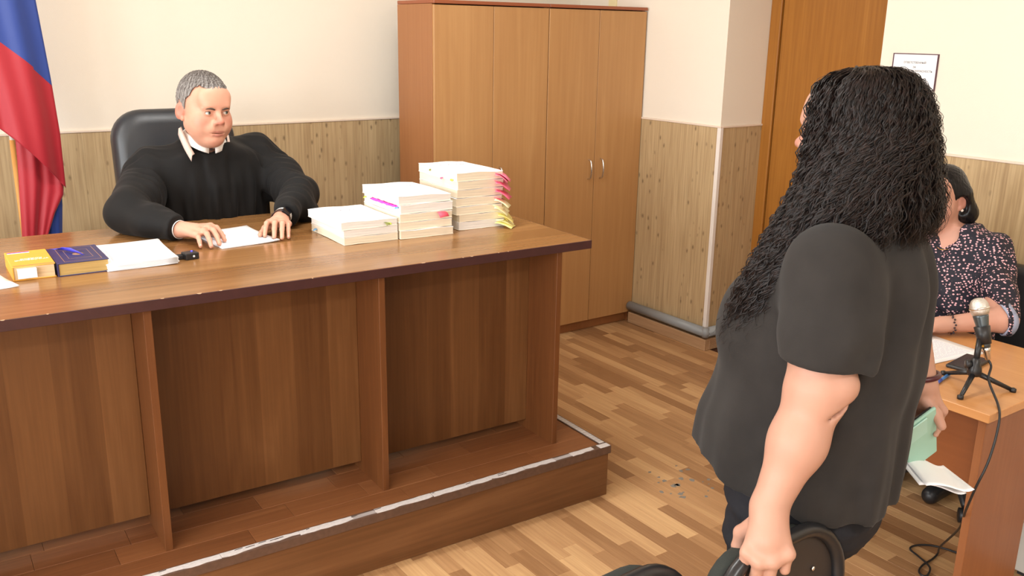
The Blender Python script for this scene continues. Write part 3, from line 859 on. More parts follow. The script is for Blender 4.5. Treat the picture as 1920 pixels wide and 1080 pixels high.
def short_hair(F0, R, T, sc, line, grow=0.007, rough=0.0022):
    """cap of cropped hair following the skull, trimmed at a hairline given as (azimuth deg from the face, height)"""
    X = xf(R, T); Ri = np.asarray(Euler(R).to_matrix(), F32); Tv = V3(T)
    az = np.array([a for a, _ in line]); zh = np.array([b for _, b in line])
    skull = ell(X((0, .006 * sc, .036 * sc)), [(.075) * sc + grow, .091 * sc + grow, .088 * sc + grow], R)
    fore = ell(X((0, -.066 * sc, .058 * sc)), [.056 * sc + grow * .4, .026 * sc + grow * .6, .036 * sc + grow], R)
    def f(p):
        q = (p - Tv) @ Ri / sc
        a = np.degrees(np.arctan2(np.abs(q[:, 0]), -(q[:, 1] - .012)))
        th = np.interp(a, az, zh).astype(F32) + .004 * nz3(q * V3((1, 1, .1)), 260) + .003 * nz3(q * V3((1, 1, .1)), 560, 3.0)
        d = smin(skull.f(p).astype(F32), fore.f(p).astype(F32), .02)
        d = d - rough * (.6 * hair_streak(q) + nz3(q * V3((1, 1, .6)), 420) * 1.2)
        return np.maximum(d, (th - q[:, 2]) * sc * .9)
    g = Field(); g.ops.append(('u', S(f, T, .16 * sc), .001))
    return g
def hair_streak(q):
    """streaks radiating from the crown"""
    u = np.arctan2(q[:, 0], -(q[:, 1] - .035)); e = q[:, 2] * 60 + q[:, 1] * 30
    return .6 * np.sin(u * 46 + 1.6 * np.sin(e * .8) + 1.1 * np.sin(u * 17)) + .5 * np.sin(u * 97 + 2.2 * np.sin(e * 1.3 + u * 6))
def hairmat(name, dark, mid, light, scale=(260, 260, 30), rough=0.45):
    t = NT(name)
    tc = t.new('ShaderNodeTexCoord'); mp = t.new('ShaderNodeMapping'); mp.inputs['Scale'].default_value = scale
    n = t.new('ShaderNodeTexNoise', i_Scale=1.0, i_Detail=3.0); t.link(tc.outputs['Object'], mp.inputs[0]); t.link(mp.outputs[0], n.inputs['Vector'])
    cr = t.new('ShaderNodeValToRGB'); e = cr.color_ramp.elements
    e[0].position = 0.3; e[0].color = dark; e[1].position = 0.72; e[1].color = light; x = e.new(0.5); x.color = mid
    t.link(n.outputs['Fac'], cr.inputs[0]); t.link(cr.outputs[0], t.b.inputs['Base Color'])
    t.set(Roughness=rough); t.b.inputs['Specular IOR Level'].default_value = 0.25
    b = t.new('ShaderNodeBump', i_Strength=0.3, i_Distance=0.002); t.link(n.outputs['Fac'], b.inputs['Height']); t.link(b.outputs['Normal'], t.b.inputs['Normal'])
    return t.m

# ---------------------------------------------------------------- judge
def build_judge():
    base = Vector((1.10, 3.66, ZP)); wm = Matrix.Translation(base)
    J = thing('person', 'seated person in a black robe, hands on papers at the bench', 'person', base)
    sk = skin('warm_skin_face', srgb(208, 156, 132), lip=srgb(168, 96, 88), flush=srgb(190, 116, 98))
    R = (0.10, 0.03, 0.20); T = (1.064, 3.50, 1.402); sc = 1.10
    F = Field()
    F.add(loft([(.70, 1.10, 3.70, .21, .14, .13), (1.0, 1.10, 3.67, .21, .14, .12), (1.15, 1.10, 3.65, .20, .12, .11), (1.22, 1.10, 3.62, .15, .09, .08), (1.25, 1.09, 3.60, .08, .06, .06)]), .02)
    F.add(chain([(1.088, 3.60, 1.22), (1.068, 3.545, 1.32)], [.064, .058]), .03)
    X = head_field(F, R, T, sc, heavy=0.5)
    zt = ZP + BT
    # right arm (image left)
    wl = (.853, 3.185, zt + .040)
    F.add(chain([(.88, 3.63, 1.15), (.755, 3.40, zt + .065), wl], [.045, .040, .027]), .02)
    kl = [(.955, 3.155, zt + .046), (.938, 3.118, zt + .046), (.912, 3.092, zt + .042), (.884, 3.082, zt + .034)]
    tl = [(.968, 3.055, zt + .013), (.936, 3.012, zt + .013), (.906, 3.004, zt + .009), (.876, 3.022, zt + .009)]
    hand_field(F, wl, kl, tl, (0, 0, 1), [(.89, 3.17, zt + .03), (.945, 3.185, zt + .02), (.975, 3.15, zt + .012), (.985, 3.12, zt + .014)], lift=.16)
    # left arm (image right)
    wr = (1.222, 3.178, zt + .046)
    F.add(chain([(1.31, 3.67, 1.16), (1.365, 3.40, zt + .080), wr], [.045, .040, .027]), .02)
    kr = [(1.150, 3.120, zt + .044), (1.166, 3.094, zt + .050), (1.188, 3.080, zt + .048), (1.208, 3.080, zt + .040)]
    tr_ = [(1.110, 3.056, zt + .014), (1.130, 3.018, zt + .014), (1.150, 2.998, zt + .011), (1.176, 3.004, zt + .009)]
    hand_field(F, wr, kr, tr_, (0, 0, 1), [(1.19, 3.15, zt + .03), (1.140, 3.132, zt + .022), (1.115, 3.098, zt + .014), (1.100, 3.075, zt + .013)], lift=.22)
    parts = [isomesh(F, (.94, 3.34, 1.22), (1.19, 3.66, 1.54), .0022),
             isomesh(F, (.80, 2.97, zt - .005), (1.02, 3.24, zt + .10), .0022),
             isomesh(F, (1.07, 2.97, zt - .005), (1.27, 3.24, zt + .11), .0022),
             isomesh(F, (.62, 3.17, .70), (1.48, 3.88, 1.235), .009)]
    me = mesh_np('body', parts)
    face_paint(me, X, R, sc)
    body = wput('body', me, sk, J, wm)
    Rm = Euler(R).to_matrix()
    gz = Rm @ Vector((0.42, -1, 0.06))
    for o in list(bpy.data.objects): pass
    before = set(bpy.data.objects)
    eyes(J, R, T, sc, gz)
    for o in set(bpy.data.objects) - before: o.matrix_parent_inverse = wm.inverted()
    # hair, brows
    hl = [(0, .083), (18, .080), (34, .090), (46, .082), (58, .05), (68, .038), (74, -.012), (84, -.018), (88, .030), (104, .036), (118, -.01), (135, -.055), (180, -.062)]
    g = short_hair(None, R, T, sc, hl, grow=.0065, rough=.0013)
    hme = mesh_np('hair', [isomesh(g, (.94, 3.36, 1.28), (1.19, 3.66, 1.54), .0019)], relax=0)
    n = len(hme.vertices); co = np.empty(n * 3, F32); hme.vertices.foreach_get('co', co); co = co.reshape(-1, 3)
    ql = (co - V3(T)) @ np.asarray(Euler(R).to_matrix(), F32) / sc
    at_ = hme.attributes.new('streak', 'FLOAT', 'POINT'); at_.data.foreach_set('value', (.45 + .22 * hair_streak(ql) + .35 * nz3(ql * V3((1, 1, .5)), 330) + .2 * nz3(ql, 700, 2.) + np.clip(.35 - ql[:, 2] * 5, -.3, .5)).astype(F32))
    ht = NT('grey_cropped_hair'); ha = ht.new('ShaderNodeAttribute', attribute_name='streak'); hc = ht.new('ShaderNodeValToRGB'); he = hc.color_ramp.elements
    he[0].position = 0.0; he[0].color = srgb(58, 50, 46); he[1].position = 1.0; he[1].color = srgb(150, 146, 142)
    ht.link(ha.outputs['Fac'], hc.inputs[0]); ht.link(hc.outputs[0], ht.b.inputs['Base Color']); ht.set(Roughness=.55)
    wput('hair', hme, ht.m, J, wm)
    for s in (-1, 1):
        br = MB()
        pts = curve_pts([X([q * sc for q in c]) for c in ((s * .013, -.0985, .0155), (s * .030, -.0970, .0205), (s * .049, -.0840, .0170))], 5)
        n = len(pts); br.tube(pts, [.0026 + .0024 * math.sin(PI * min(1, (i + 1) / n)) for i in range(n)], 6)
        wput('eyebrow', br.mesh('eyebrow', True), plain('dark_brow', srgb(78, 60, 50), 0.7), J, wm)
    # robe
    Ro = Field()
    Ro.add(loft([(.60, 1.10, 3.72, .25, .19, .16), (.85, 1.10, 3.70, .25, .20, .16), (1.0, 1.10, 3.67, .245, .185, .15), (1.12, 1.10, 3.64, .24, .16, .14), (1.19, 1.10, 3.62, .225, .13, .125), (1.232, 1.10, 3.605, .18, .115, .105), (1.262, 1.092, 3.59, .105, .10, .09), (1.275, 1.09, 3.585, .085, .085, .08)]), .02)
    Ro.add(ell((.885, 3.63, 1.180), (.075, .09, .065)), .05)
    Ro.add(ell((1.315, 3.69, 1.210), (.07, .085, .060)), .05)
    Ro.add(cone((1.12, 3.61, 1.235), (1.31, 3.69, 1.225), .05, .05), .05)
    Ro.add(cone((1.06, 3.60, 1.235), (.90, 3.63, 1.205), .045, .045), .05)
    Ro.add(chain([(.865, 3.62, 1.155), (.80, 3.50, 1.085), (.748, 3.40, zt + .074)], [.075, .088, .086]), .04)
    Ro.add(chain([(.742, 3.40, zt + .074), (.790, 3.27, zt + .060), (.852, 3.165, zt + .046)], [.084, .062, .043]), .03)
    Ro.add(chain([(1.338, 3.68, 1.19), (1.375, 3.55, 1.11), (1.365, 3.38, zt + .085)], [.075, .084, .078]), .04)
    Ro.add(chain([(1.375, 3.38, zt + .090), (1.315, 3.28, zt + .070), (1.222, 3.165, zt + .052)], [.080, .066, .046]), .03)
    Ro.add(ell((1.365, 3.29, zt + .04), (.055, .075, .045)), .03)
    Ro.sub(cone((1.085, 3.585, 1.22), (1.058, 3.50, 1.47), .070, .086), .012)
    Ro.sub(ell((1.066, 3.470, 1.296), (.062, .06, .056)), .012)
    n1 = V3(Vector((.062, -.105, -.014)).normalized()); p1 = V3((.852, 3.178, zt + .046))
    n2 = V3(Vector((-.093, -.115, -.018)).normalized()); p2 = V3((1.226, 3.186, zt + .052))
    def post(p, d):
        x, y, z = p[:, 0], p[:, 1], p[:, 2]
        # hanging folds from the yoke, deeper towards the waist
        fold = np.clip((1.20 - z) / .18, 0, 1)
        ang = np.arctan2(x - 1.10, -(y - 3.66))
        front = np.clip((3.62 - y) / .08, 0, 1) * (np.abs(x - 1.10) < .30)
        d = d + .0065 * fold * front * np.sin(ang * 15 + 1.3 * np.sin(z * 9)) + .004 * fold * front * np.sin(ang * 31 + 2.0 + z * 5)
        # placket: a wide overlapping strip down the front
        st = np.clip((np.abs(x - 1.095 - (1.2 - z) * .06) - .040) / .006, -1, 1)
        d = d + np.where((y < 3.6), .006 * st * np.clip((1.245 - z) / .04, 0, 1), 0)
        # gathers at the shoulder seams and rumples along the sleeves
        for cx, sg in ((.88, -1), (1.32, 1)):
            w = np.exp(-(((x - cx) / .08) ** 2 + ((z - 1.17) / .09) ** 2))
            d = d + .006 * w * np.sin((y - 3.4) * 150 + (x - cx) * 60)
        sl = np.clip((np.abs(x - 1.10) - .19) / .06, 0, 1)
        d = d + sl * np.clip((y - 3.16) / .12, .2, 1) * (.0042 * np.sin(np.abs(x - 1.1) * 48 + (y * .62 - z * .78) * 20 + 1.2 * np.sin(z * 8 + y * 5)) + .0012 * np.sin(np.abs(x - 1.1) * 38 - (y * .5 + z * .4) * 46 + 2.0))
        # table keeps the cloth above its surface
        inn = (y < 3.455)
        d = np.where(inn, np.maximum(d, (zt + .002) - z), d)
        # sleeve openings
        c1 = (p - p1) @ n1; c2 = (p - p2) @ n2
        d = np.where((x < 1.0) & (y < 3.3), smax(d, c1, .004), d)
        d = np.where((x > 1.1) & (y < 3.3), smax(d, c2, .004), d)
        d = np.where((np.abs(x - 1.09) < .085) & (y < 3.46) & (z < zt + .0), 9, d)
        return d
    Ro.post = post
    wput('robe', mesh_np('robe', [isomesh(Ro, (.60, 3.10, .60), (1.52, 3.92, 1.30), .0058)], relax=2), M['black_cloth'], J, wm)
    # white cuffs peeping out of the sleeves
    for c, nrm, r in ((Vector(wl), Vector(n1.tolist()), .036), (Vector(wr), Vector(n2.tolist()), .036)):
        q = Vector((0, 0, 1)).rotation_difference(nrm)
        m = MB(); P = []
        for i in range(3):
            P.append([c + q @ Vector((math.cos(a) * r * 1.05, math.sin(a) * r * .9, -.012 + .010 * i)) for a in [2 * PI * k / 20 for k in range(21)]])
        m.grid(P)
        wput('shirt_cuff', solid(m.mesh('cuff', True), .0015), M['white_cloth'], J, wm)
    # shirt collar: stand, two wings; robe collar facing with cream strips
    C = Vector((1.072, 3.550, 1.290)); CR = Euler((0.34, 0.06, 0.14)).to_matrix()
    def ringpt(a, r, z): return C + CR @ Vector((math.sin(a) * r, -math.cos(a) * r, z))
    m = MB(); m.grid([[ringpt(a, .064 - .002 * i, -.014 + .018 * i) for a in np.linspace(.18, 2 * PI - .18, 40)] for i in range(3)])
    col = wput('shirt_collar', solid(m.mesh('collar', True), .002), M['white_cloth'], J, wm)
    for s in (-1, 1):
        m = MB(); P = []
        for i in range(5):
            t = i / 4
            P.append([ringpt(s * (0.16 + 2.9 * k / 14), .065 + .020 * t + .004 * math.sin(3 * k / 14), .022 - (.030 + .016 * max(0, 1 - k / 4)) * t ** 1.2) for k in range(15)])
        m.grid(P)
        o = obj('collar_wing', solid(m.mesh('wing', True), .0022), M['white_cloth'], col)
    for s in (-1, 1):
        m = MB(); P = []
        pts = curve_pts([ringpt(s * 2.0, .080, .018), ringpt(s * 1.5, .082, .016), ringpt(s * 1.05, .088, -.010), ringpt(s * .68, .096, -.042)], 5)
        for p in pts: P.append([p + Vector((s * .002, -.002, .012)), p + Vector((s * .011, -.001, .006)), p + Vector((s * .014, .002, -.016))])
        m.grid(P)
        wput('collar_facing', solid(m.mesh('facing', True), .002), plain('cream_collar_facing', srgb(216, 196, 184), 0.8), J, wm)
    b = MB(); b.lathe([(.001, -.0012), (.0045, -.001), (.0045, .001), (.001, .0012)], 10, ringpt(.02, .070, -.014), axis=CR @ Vector((0, -1, 0)))
    obj('collar_button', b.mesh('button'), plain('dark_button', srgb(60, 52, 60), .4), col)
    # wristwatch on the left wrist
    wt = thing('wristwatch', 'dark wristwatch with a wide brown strap on the robed person\'s wrist', 'watch', Vector(wr))
    q = Vector((0, 0, 1)).rotation_difference(Vector(n2.tolist()))
    cc = Vector((0, 0, 0)) + Vector(n2.tolist()) * .014
    m = MB(); m.grid([[cc + q @ Vector((math.cos(a) * .037, math.sin(a) * .033, -.010 + .020 * i)) for a in [2 * PI * k / 28 for k in range(29)]] for i in range(2)])
    obj('strap', solid(m.mesh('strap', True), .002), plain('brown_strap', srgb(66, 44, 36), .5), wt)
    side = Vector((.55, -.35, .75)); side = (side - Vector(n2.tolist()) * side.dot(Vector(n2.tolist()))).normalized()
    cp = cc + side * .037
    fr = Matrix((Vector(n2.tolist()), side.cross(Vector(n2.tolist())), side)).transposed()
    m = MB().box(-.019, .019, -.016, .016, -.005, .006, .003, 2)
    o = obj('case', m.mesh('case'), plain('watch_case', srgb(30, 30, 34), .25, .6), wt, cp, fr.to_euler())
    obj('screen', MB().box(-.016, .016, -.013, .013, .006, .0066).mesh('screen'), plain('watch_glass', srgb(16, 16, 22), .08), o)
    # fingernails
    nd = [Vector(b) - Vector(a) for a, b in zip(kl, tl)]
    before = set(bpy.data.objects)
    nails('nail', [Vector(t) + Vector((0, 0, .0005)) for t in tl], nd, [(0, -.3, 1)] * 4, J, NAIL)
    nails('nail', [Vector(t) + Vector((0, 0, .0005)) for t in tr_], [Vector(b) - Vector(a) for a, b in zip(kr, tr_)], [(0, -.3, 1)] * 4, J, NAIL)
    for o in set(bpy.data.objects) - before: o.matrix_parent_inverse = wm.inverted()
build_judge()
# ---------------------------------------------------------------- standing woman
def frame(loc, phi):
    return Matrix.Translation(loc) @ Matrix.Rotation(phi, 4, 'Z')
def strands(guides, n, seed, rad=(.0008, .0016), curl=.006, wl=.05, seg=44, sides=3):
    """wavy locks: each guide is (points, spread start, spread end, weight, flatten vector or None)"""
    rng = np.random.default_rng(seed)
    ws = np.array([g[3] for g in guides], float); ws /= ws.sum()
    V = []; Fc = []; nv = 0
    tt = np.linspace(0, 1, seg)
    for gi, cnt in enumerate(np.round(ws * n).astype(int)):
        pts, s0, s1, _, ln = guides[gi]
        c = np.array([tuple(p) for p in curve_pts(pts, 12)])
        L = np.r_[0, np.cumsum(np.linalg.norm(np.diff(c, axis=0), axis=1))]; tot = L[-1]
        gph = rng.random() * 6.28; ga = rng.normal(size=3)
        for k in range(cnt):
            end = ln[0] + (ln[1] - ln[0]) * rng.random()
            u = tt * end * tot
            p = np.stack([np.interp(u, L, c[:, i]) for i in range(3)], 1)
            tan = np.gradient(p, axis=0); tan /= np.linalg.norm(tan, axis=1)[:, None] + 1e-9
            d0 = rng.normal(size=3); d0 /= np.linalg.norm(d0)
            rr = math.sqrt(rng.random())
            sp = s0 + (s1 - s0) * np.clip(tt * 1.6, 0, 1)
            off = d0[None] * (sp * rr)[:, None]
            off -= tan * (off * tan).sum(1)[:, None]
            a = ga + .35 * rng.normal(size=3); e1 = np.cross(tan, a); e1 /= np.linalg.norm(e1, axis=1)[:, None] + 1e-9; e2 = np.cross(tan, e1)
            ph = gph + rng.normal() * .7; w_ = wl * rng.uniform(.92, 1.1); am = curl * rng.uniform(.5, 1.5) * np.clip(tt * 4, 0.05, 1)
            th = u / w_ * 6.28 + ph
            p = p + off + e1 * (am * np.cos(th))[:, None] + e2 * (am * .7 * np.sin(th + rng.random()))[:, None]
            r = rng.uniform(*rad) * np.clip((1.02 - tt) * 5, .12, 1)
            tan = np.gradient(p, axis=0); tan /= np.linalg.norm(tan, axis=1)[:, None] + 1e-9
            outw = p - np.array([0.0, 0.0, 1.47]); outw[:, 2] *= .5; outw += .03 * rng.normal(size=3)
            n1 = np.cross(tan, outw); n1 /= np.linalg.norm(n1, axis=1)[:, None] + 1e-9; n2 = np.cross(n1, tan)
            ring = np.stack([p - r[:, None] * n1, p + r[:, None] * n2 * .45, p + r[:, None] * n1], 1)
            V.append(ring.reshape(-1, 3))
            i = np.arange(seg - 1)[:, None] * sides; j = np.arange(2)[None]; j2 = j + 1
            Fc.append(np.stack([i + j, i + j2, i + sides + j2, i + sides + j], -1).reshape(-1, 4) + nv)
            nv += seg * sides
    return np.concatenate(V), np.concatenate(Fc)
W_LOC = Vector((1.535, 1.035, 0)); W_PHI = math.radians(204)
def build_woman():
    wm = frame(W_LOC, W_PHI)
    Wn = thing('person', 'standing person with long dark curly hair in a dark grey T-shirt', 'person', W_LOC, W_PHI)
    sk = skin('fair_skin_arm', srgb(180, 137, 117), lip=srgb(150, 84, 78), flush=srgb(174, 118, 100))
    F = Field()
    R = (0.0, 0.0, -0.22); T = (0.0, -.008, 1.520); sc = .98
    # torso, hips and legs under the clothes
    F.add(loft([(.74, 0, -.01, .15, .12, .11), (.90, 0, -.01, .17, .15, .12), (1.05, 0, 0, .165, .15, .12), (1.18, 0, 0, .165, .15, .12), (1.30, 0, .01, .16, .09, .10), (1.37, 0, .02, .10, .07, .07), (1.40, 0, .02, .06, .055, .055)]), .02)
    F.add(chain([(0, .02, 1.34), (0, .01, 1.45)], [.06, .054]), .03)
    for s in (-1, 1):
        F.add(chain([(s * .095, -.045, .80), (s * .108, -.052, .46), (s * .11, .0, .09)], [.085, .060, .042]), .03)
        F.add(chain([(s * .109, .02, .045), (s * .115, -.11, .03)], [.034, .026]), .02)
    X = head_field(F, R, T, sc, heavy=.35, female=True, nose=.9)
    # left arm: hanging, bent slightly forward, hand closed over the chair back
    sh = (.190, .005, 1.315); el = (.266, .020, 1.095); wr = (.345, -.020, .905)
    F.add(chain([sh, (.236, .020, 1.20), (.262, .026, 1.115)], [.068, .060, .054]), .03)
    F.add(chain([el, (.297, .006, 1.015), wr], [.050, .046, .031]), .03)
    F.add(ell((.262, .062, 1.122), (.036, .030, .030)), .012)
    F.sub(ell((.285, .070, 1.082), (.034, .026, .0035), (.5, .1, .25)), .008)
    kn = [(.402, -.036, .838), (.404, -.014, .828), (.396, .008, .832), (.380, .028, .845)]
    tp = [(.392, -.052, .770), (.352, -.030, .782), (.344, -.008, .786), (.340, .016, .800)]
    hand_field(F, wr, kn, tp, (.75, .1, -.55), [(.352, -.038, .870), (.342, -.066, .838), (.340, -.070, .808), (.342, -.066, .784)], wr=.034, fr=.0096, lifts=(.05, .36, .38, .38))
    # right arm: at the side, hand forward of the hip holding a phone
    F.add(chain([(-.190, .005, 1.315), (-.265, .080, 1.13), (-.238, .142, .975)], [.066, .052, .033]), .03)
    w2 = (-.238, .142, .975)
    k2 = [(-.262, .128, .908), (-.266, .150, .905), (-.262, .172, .910), (-.250, .190, .920)]
    t2 = [(-.226, .118, .858), (-.226, .142, .852), (-.226, .166, .858), (-.226, .186, .872)]
    hand_field(F, w2, k2, t2, (-.8, 0, -.5), [(-.222, .155, .948), (-.212, .182, .925), (-.206, .196, .902)], wr=.032, fr=.0088, lifts=(.3, .32, .32, .32))
    parts = [isomesh(F, (-.11, -.17, 1.39), (.11, .12, 1.68), .0032),
             isomesh(F, (.29, -.10, .745), (.44, .075, .94), .0026),
             isomesh(F, (.16, -.10, .91), (.40, .15, 1.22), .005),
             isomesh(F, (-.31, .08, .83), (-.16, .225, 1.0), .003),
             isomesh(F, (-.36, -.24, .0), (.20, .24, 1.42), .011), isomesh(F, (.13, -.12, 1.15), (.32, .12, 1.42), .011), isomesh(F, (-.36, -.02, .98), (-.1, .2, 1.2), .008)]
    me = mesh_np('body', parts)
    face_paint(me, X, R, sc)
    obj('body', me, sk, Wn)
    eyes(Wn, R, T, sc, Euler(R).to_matrix() @ Vector((0, -1, 0)))
    # T-shirt
    Sh = Field()
    Sh.add(loft([(.74, 0, -.034, .205, .225, .180), (.86, 0, -.030, .222, .232, .182), (.95, 0, -.024, .222, .228, .180), (1.07, 0, -.012, .212, .208, .174), (1.17, 0, -.004, .208, .197, .168), (1.25, 0, .004, .205, .165, .155), (1.31, 0, .012, .190, .115, .130), (1.355, 0, .018, .140, .082, .098), (1.39, 0, .018, .085, .07, .075)]), .02)
    for s in (-1, 1): Sh.add(ell((s * .085, -.150, 1.165), (.085, .065, .085)), .05)
    Sh.add(chain([(.185, .008, 1.305), (.236, .024, 1.20), (.258, .024, 1.095)], [.082, .081, .080]), .05)
    Sh.add(chain([(-.185, .008, 1.305), (-.240, .030, 1.20), (-.262, .040, 1.095)], [.080, .081, .080]), .05)
    Sh.sub(cone((0, .01, 1.37), (0, -.02, 1.5), .060, .075), .01)
    def post(p, d):
        x, y, z = p[:, 0], p[:, 1], p[:, 2]
        low = np.clip((1.12 - z) / .25, 0, 1)
        a = np.arctan2(x, -y)
        d = d + low * (.006 * np.sin(a * 9 + 1.0 + 2 * z) + .0035 * np.sin(a * 19 + 4 * z + 2))
        # diagonal drag folds from the bust to the hip, rumples at the armpit and on the back
        d = d + .0045 * np.exp(-((z - 1.10) / .16) ** 2) * np.sin((z * .9 + y * .55 - x * .3) * 34 + 1.2 * np.sin(a * 3))
        w = np.exp(-(((x - .2) / .06) ** 2 + ((z - 1.22) / .12) ** 2))
        d = d + .007 * w * np.sin((y * .9 - z * .5) * 78 + x * 30)
        d = d + .006 * np.exp(-((y - .14) / .06) ** 2 - ((z - 1.22) / .14) ** 2) * np.sin(x * 62 + z * 16)
        arm = np.abs(x) > .17 + np.clip(1.2 - z, 0, .2) * .1
        # sleeve hems and bottom hem
        d = np.where((np.abs(x) > .15) & (z < 1.2) & (z > 1.0), np.where(arm, np.maximum(d, (1.112 + .10 * (y - .05) - z) * .95), d), d)
        hem = .865 + .07 * np.clip((-y) / .2, -1, 1) + .006 * np.sin(a * 9 + 1) - .03 * np.clip(x / .2, 0, 1)
        return smax(d, hem - z, .004)
    # sleeves as their own field so that their hems stay separate from the body of the shirt
    Sb = Field(); Sb.ops = [o for o in Sh.ops if not (abs(o[1].c[0]) > .2)]
    Sb.sub([], 0)
    def postb(p, d):
        x, y, z = p[:, 0], p[:, 1], p[:, 2]
        sl = np.full(len(p), 9.0, F32)
        for op, q, k in Sh.ops:
            if abs(q.c[0]) > .2: sl = smin(sl, q.f(p).astype(F32), .01)
        for s in (-1, 1):
            pass
        cutn = V3(Vector((.10, -.06, -.98)).normalized()); 
        px = np.stack([np.abs(x), y, z], 1)
        c = (px - V3((.255, .030, 1.152))) @ cutn
        sl = sl + .0035 * np.sin((z * 1.0 - y * .6 + np.abs(x) * .5) * 55 + 2 * np.sin(y * 20)) * np.clip((1.28 - z) / .1, 0, 1)
        sl = smax(sl, c, .003)
        k = np.clip((z - 1.17) / .06, 0, 1) * .045 + .006
        h = np.maximum(k - np.abs(d - sl), 0) / k
        d = np.minimum(d, sl) - h * h * k * .25
        low = np.clip((1.12 - z) / .25, 0, 1)
        a = np.arctan2(x, -y)
        d = d + low * (.006 * np.sin(a * 9 + 1.0 + 2 * z) + .0035 * np.sin(a * 19 + 4 * z + 2))
        body = np.clip((.24 - np.abs(x)) / .03, 0, 1)
        d = d + body * .004 * np.exp(-((z - 1.08) / .15) ** 2) * np.sin((z * .9 + y * .55 - x * .3) * 34 + 1.2 * np.sin(a * 3))
        d = d + .009 * np.exp(-((y - .14) / .05) ** 2 - ((z - 1.24) / .12) ** 2) * np.sin(x * 50 + z * 16)
        wa = np.exp(-(((x - .17) / .06) ** 2 + ((y - .085) / .06) ** 2 + ((z - 1.20) / .11) ** 2))
        d = d + .013 * wa * np.sin((y * .95 + (z - 1.2) ** 2 * 1.4 - x * .25) * 105)
        d = d + .0045 * np.exp(-((y - .15) / .05) ** 2 - ((z - 1.0) / .2) ** 2) * np.sin(x * 44 + 1.5 * np.sin(z * 11))
        hem = .842 + .042 * np.clip((-y) / .2, -1, 1) + .005 * np.sin(a * 9 + 1) - .02 * np.clip(x / .2, 0, 1)
        return smax(d, hem - z, .004)
    Sb.post = postb
    Sb.sub(cone((0, .01, 1.37), (0, -.02, 1.5), .060, .075), .01)
    sm = NT('charcoal_jersey'); sm.set(Base_Color=srgb(76, 71, 68), Roughness=.9); sm.b.inputs['Specular IOR Level'].default_value = .15; sm.b.inputs['Sheen Weight'].default_value = .05
    tc = sm.new('ShaderNodeTexCoord'); n1 = sm.new('ShaderNodeTexNoise', i_Scale=700.0, i_Detail=2.0); n2 = sm.new('ShaderNodeTexNoise', i_Scale=16.0, i_Detail=5.0)
    for n in (n1, n2): sm.link(tc.outputs['Object'], n.inputs['Vector'])
    cr = sm.new('ShaderNodeValToRGB'); cr.color_ramp.elements[0].color = srgb(36, 34, 33); cr.color_ramp.elements[1].color = srgb(52, 49, 47); sm.link(n2.outputs['Fac'], cr.inputs[0]); sm.link(cr.outputs[0], sm.b.inputs['Base Color'])
    bp = sm.new('ShaderNodeBump', i_Strength=.2, i_Distance=.001); sm.link(n1.outputs['Fac'], bp.inputs['Height']); sm.link(bp.outputs['Normal'], sm.b.inputs['Normal'])
    obj('t_shirt', mesh_np('t_shirt', [isomesh(Sb, (-.38, -.32, .74), (.38, .26, 1.42), .0062)], relax=2), sm.m, Wn)
    # trousers
    Tr = Field()
    Tr.add(loft([(.70, 0, -.01, .175, .135, .125), (.80, 0, -.015, .192, .165, .138), (.93, 0, -.01, .190, .165, .13)]), .03)
    for s in (-1, 1): Tr.add(chain([(s * .098, -.050, .80), (s * .108, -.055, .45), (s * .11, .0, .075)], [.114, .086, .068]), .03)
    def postt(p, d):
        z = p[:, 2]
        d = d + .006 * np.sin(z * 62 + 2.4 * np.sin(p[:, 1] * 17 + p[:, 0] * 9)) * np.clip((.84 - z) / .08, 0, 1) + .003 * np.sin(z * 150 + 9 * p[:, 1])
        return np.maximum(d, .07 - z)
    Tr.post = postt
    obj('trousers', mesh_np('trousers', [isomesh(Tr, (-.3, -.26, .05), (.3, .26, .95), .0085)], relax=1), plain('black_denim', srgb(34, 34, 38), .85, spec=.2, bump=.15, bscale=600), Wn)
    for s in (-1, 1):
        Sf = Field().add(chain([(s * .108, .045, .042), (s * .113, -.03, .040), (s * .118, -.13, .032)], [.040, .042, .034]), .02)
        Sf.post = lambda p, d: np.maximum(d, .0 - p[:, 2])
        obj('shoe', mesh_np('shoe', [isomesh(Sf, (s * .113 - .07, -.2, -.01), (s * .113 + .07, .12, .11), .006)]), M['black_plastic'], Wn)
    # hair: soft mass under, curly locks over
    hm = hairmat('dark_brown_hair', srgb(8, 5, 5), srgb(18, 12, 11), srgb(28, 20, 18), (120, 120, 120), .6)
    H = Field()
    H.add(ell((0, .010, 1.552), (.080, .096, .088)), .02)
    H.add(ell((0, .035, 1.50), (.088, .078, .095)), .04)
    H.add(ell((.010, .050, 1.42), (.085, .055, .070)), .04)
    H.add(chain([(.070, .0, 1.52), (.085, -.02, 1.43), (.100, -.070, 1.32), (.112, -.120, 1.23)], [.028, .036, .036, .020]), .04)
    H.add(chain([(-.065, .0, 1.52), (-.08, .02, 1.43), (-.08, .05, 1.38)], [.030, .036, .030]), .04)
    H.sub(ell((0, -.115, 1.495), (.062, .075, .085)), .02)
    def posth(p, d):
        return d - .004 * nz3(p * V3((1, 1, .35)), 150) - .002 * nz3(p * V3((1, 1, .35)), 330, 2.0)
    H.post = posth
    hb = obj('hair', mesh_np('hair', [isomesh(H, (-.2, -.24, 1.15), (.24, .2, 1.68), .005)], relax=0), hm, Wn)
    G = []
    rng = random.Random(8)
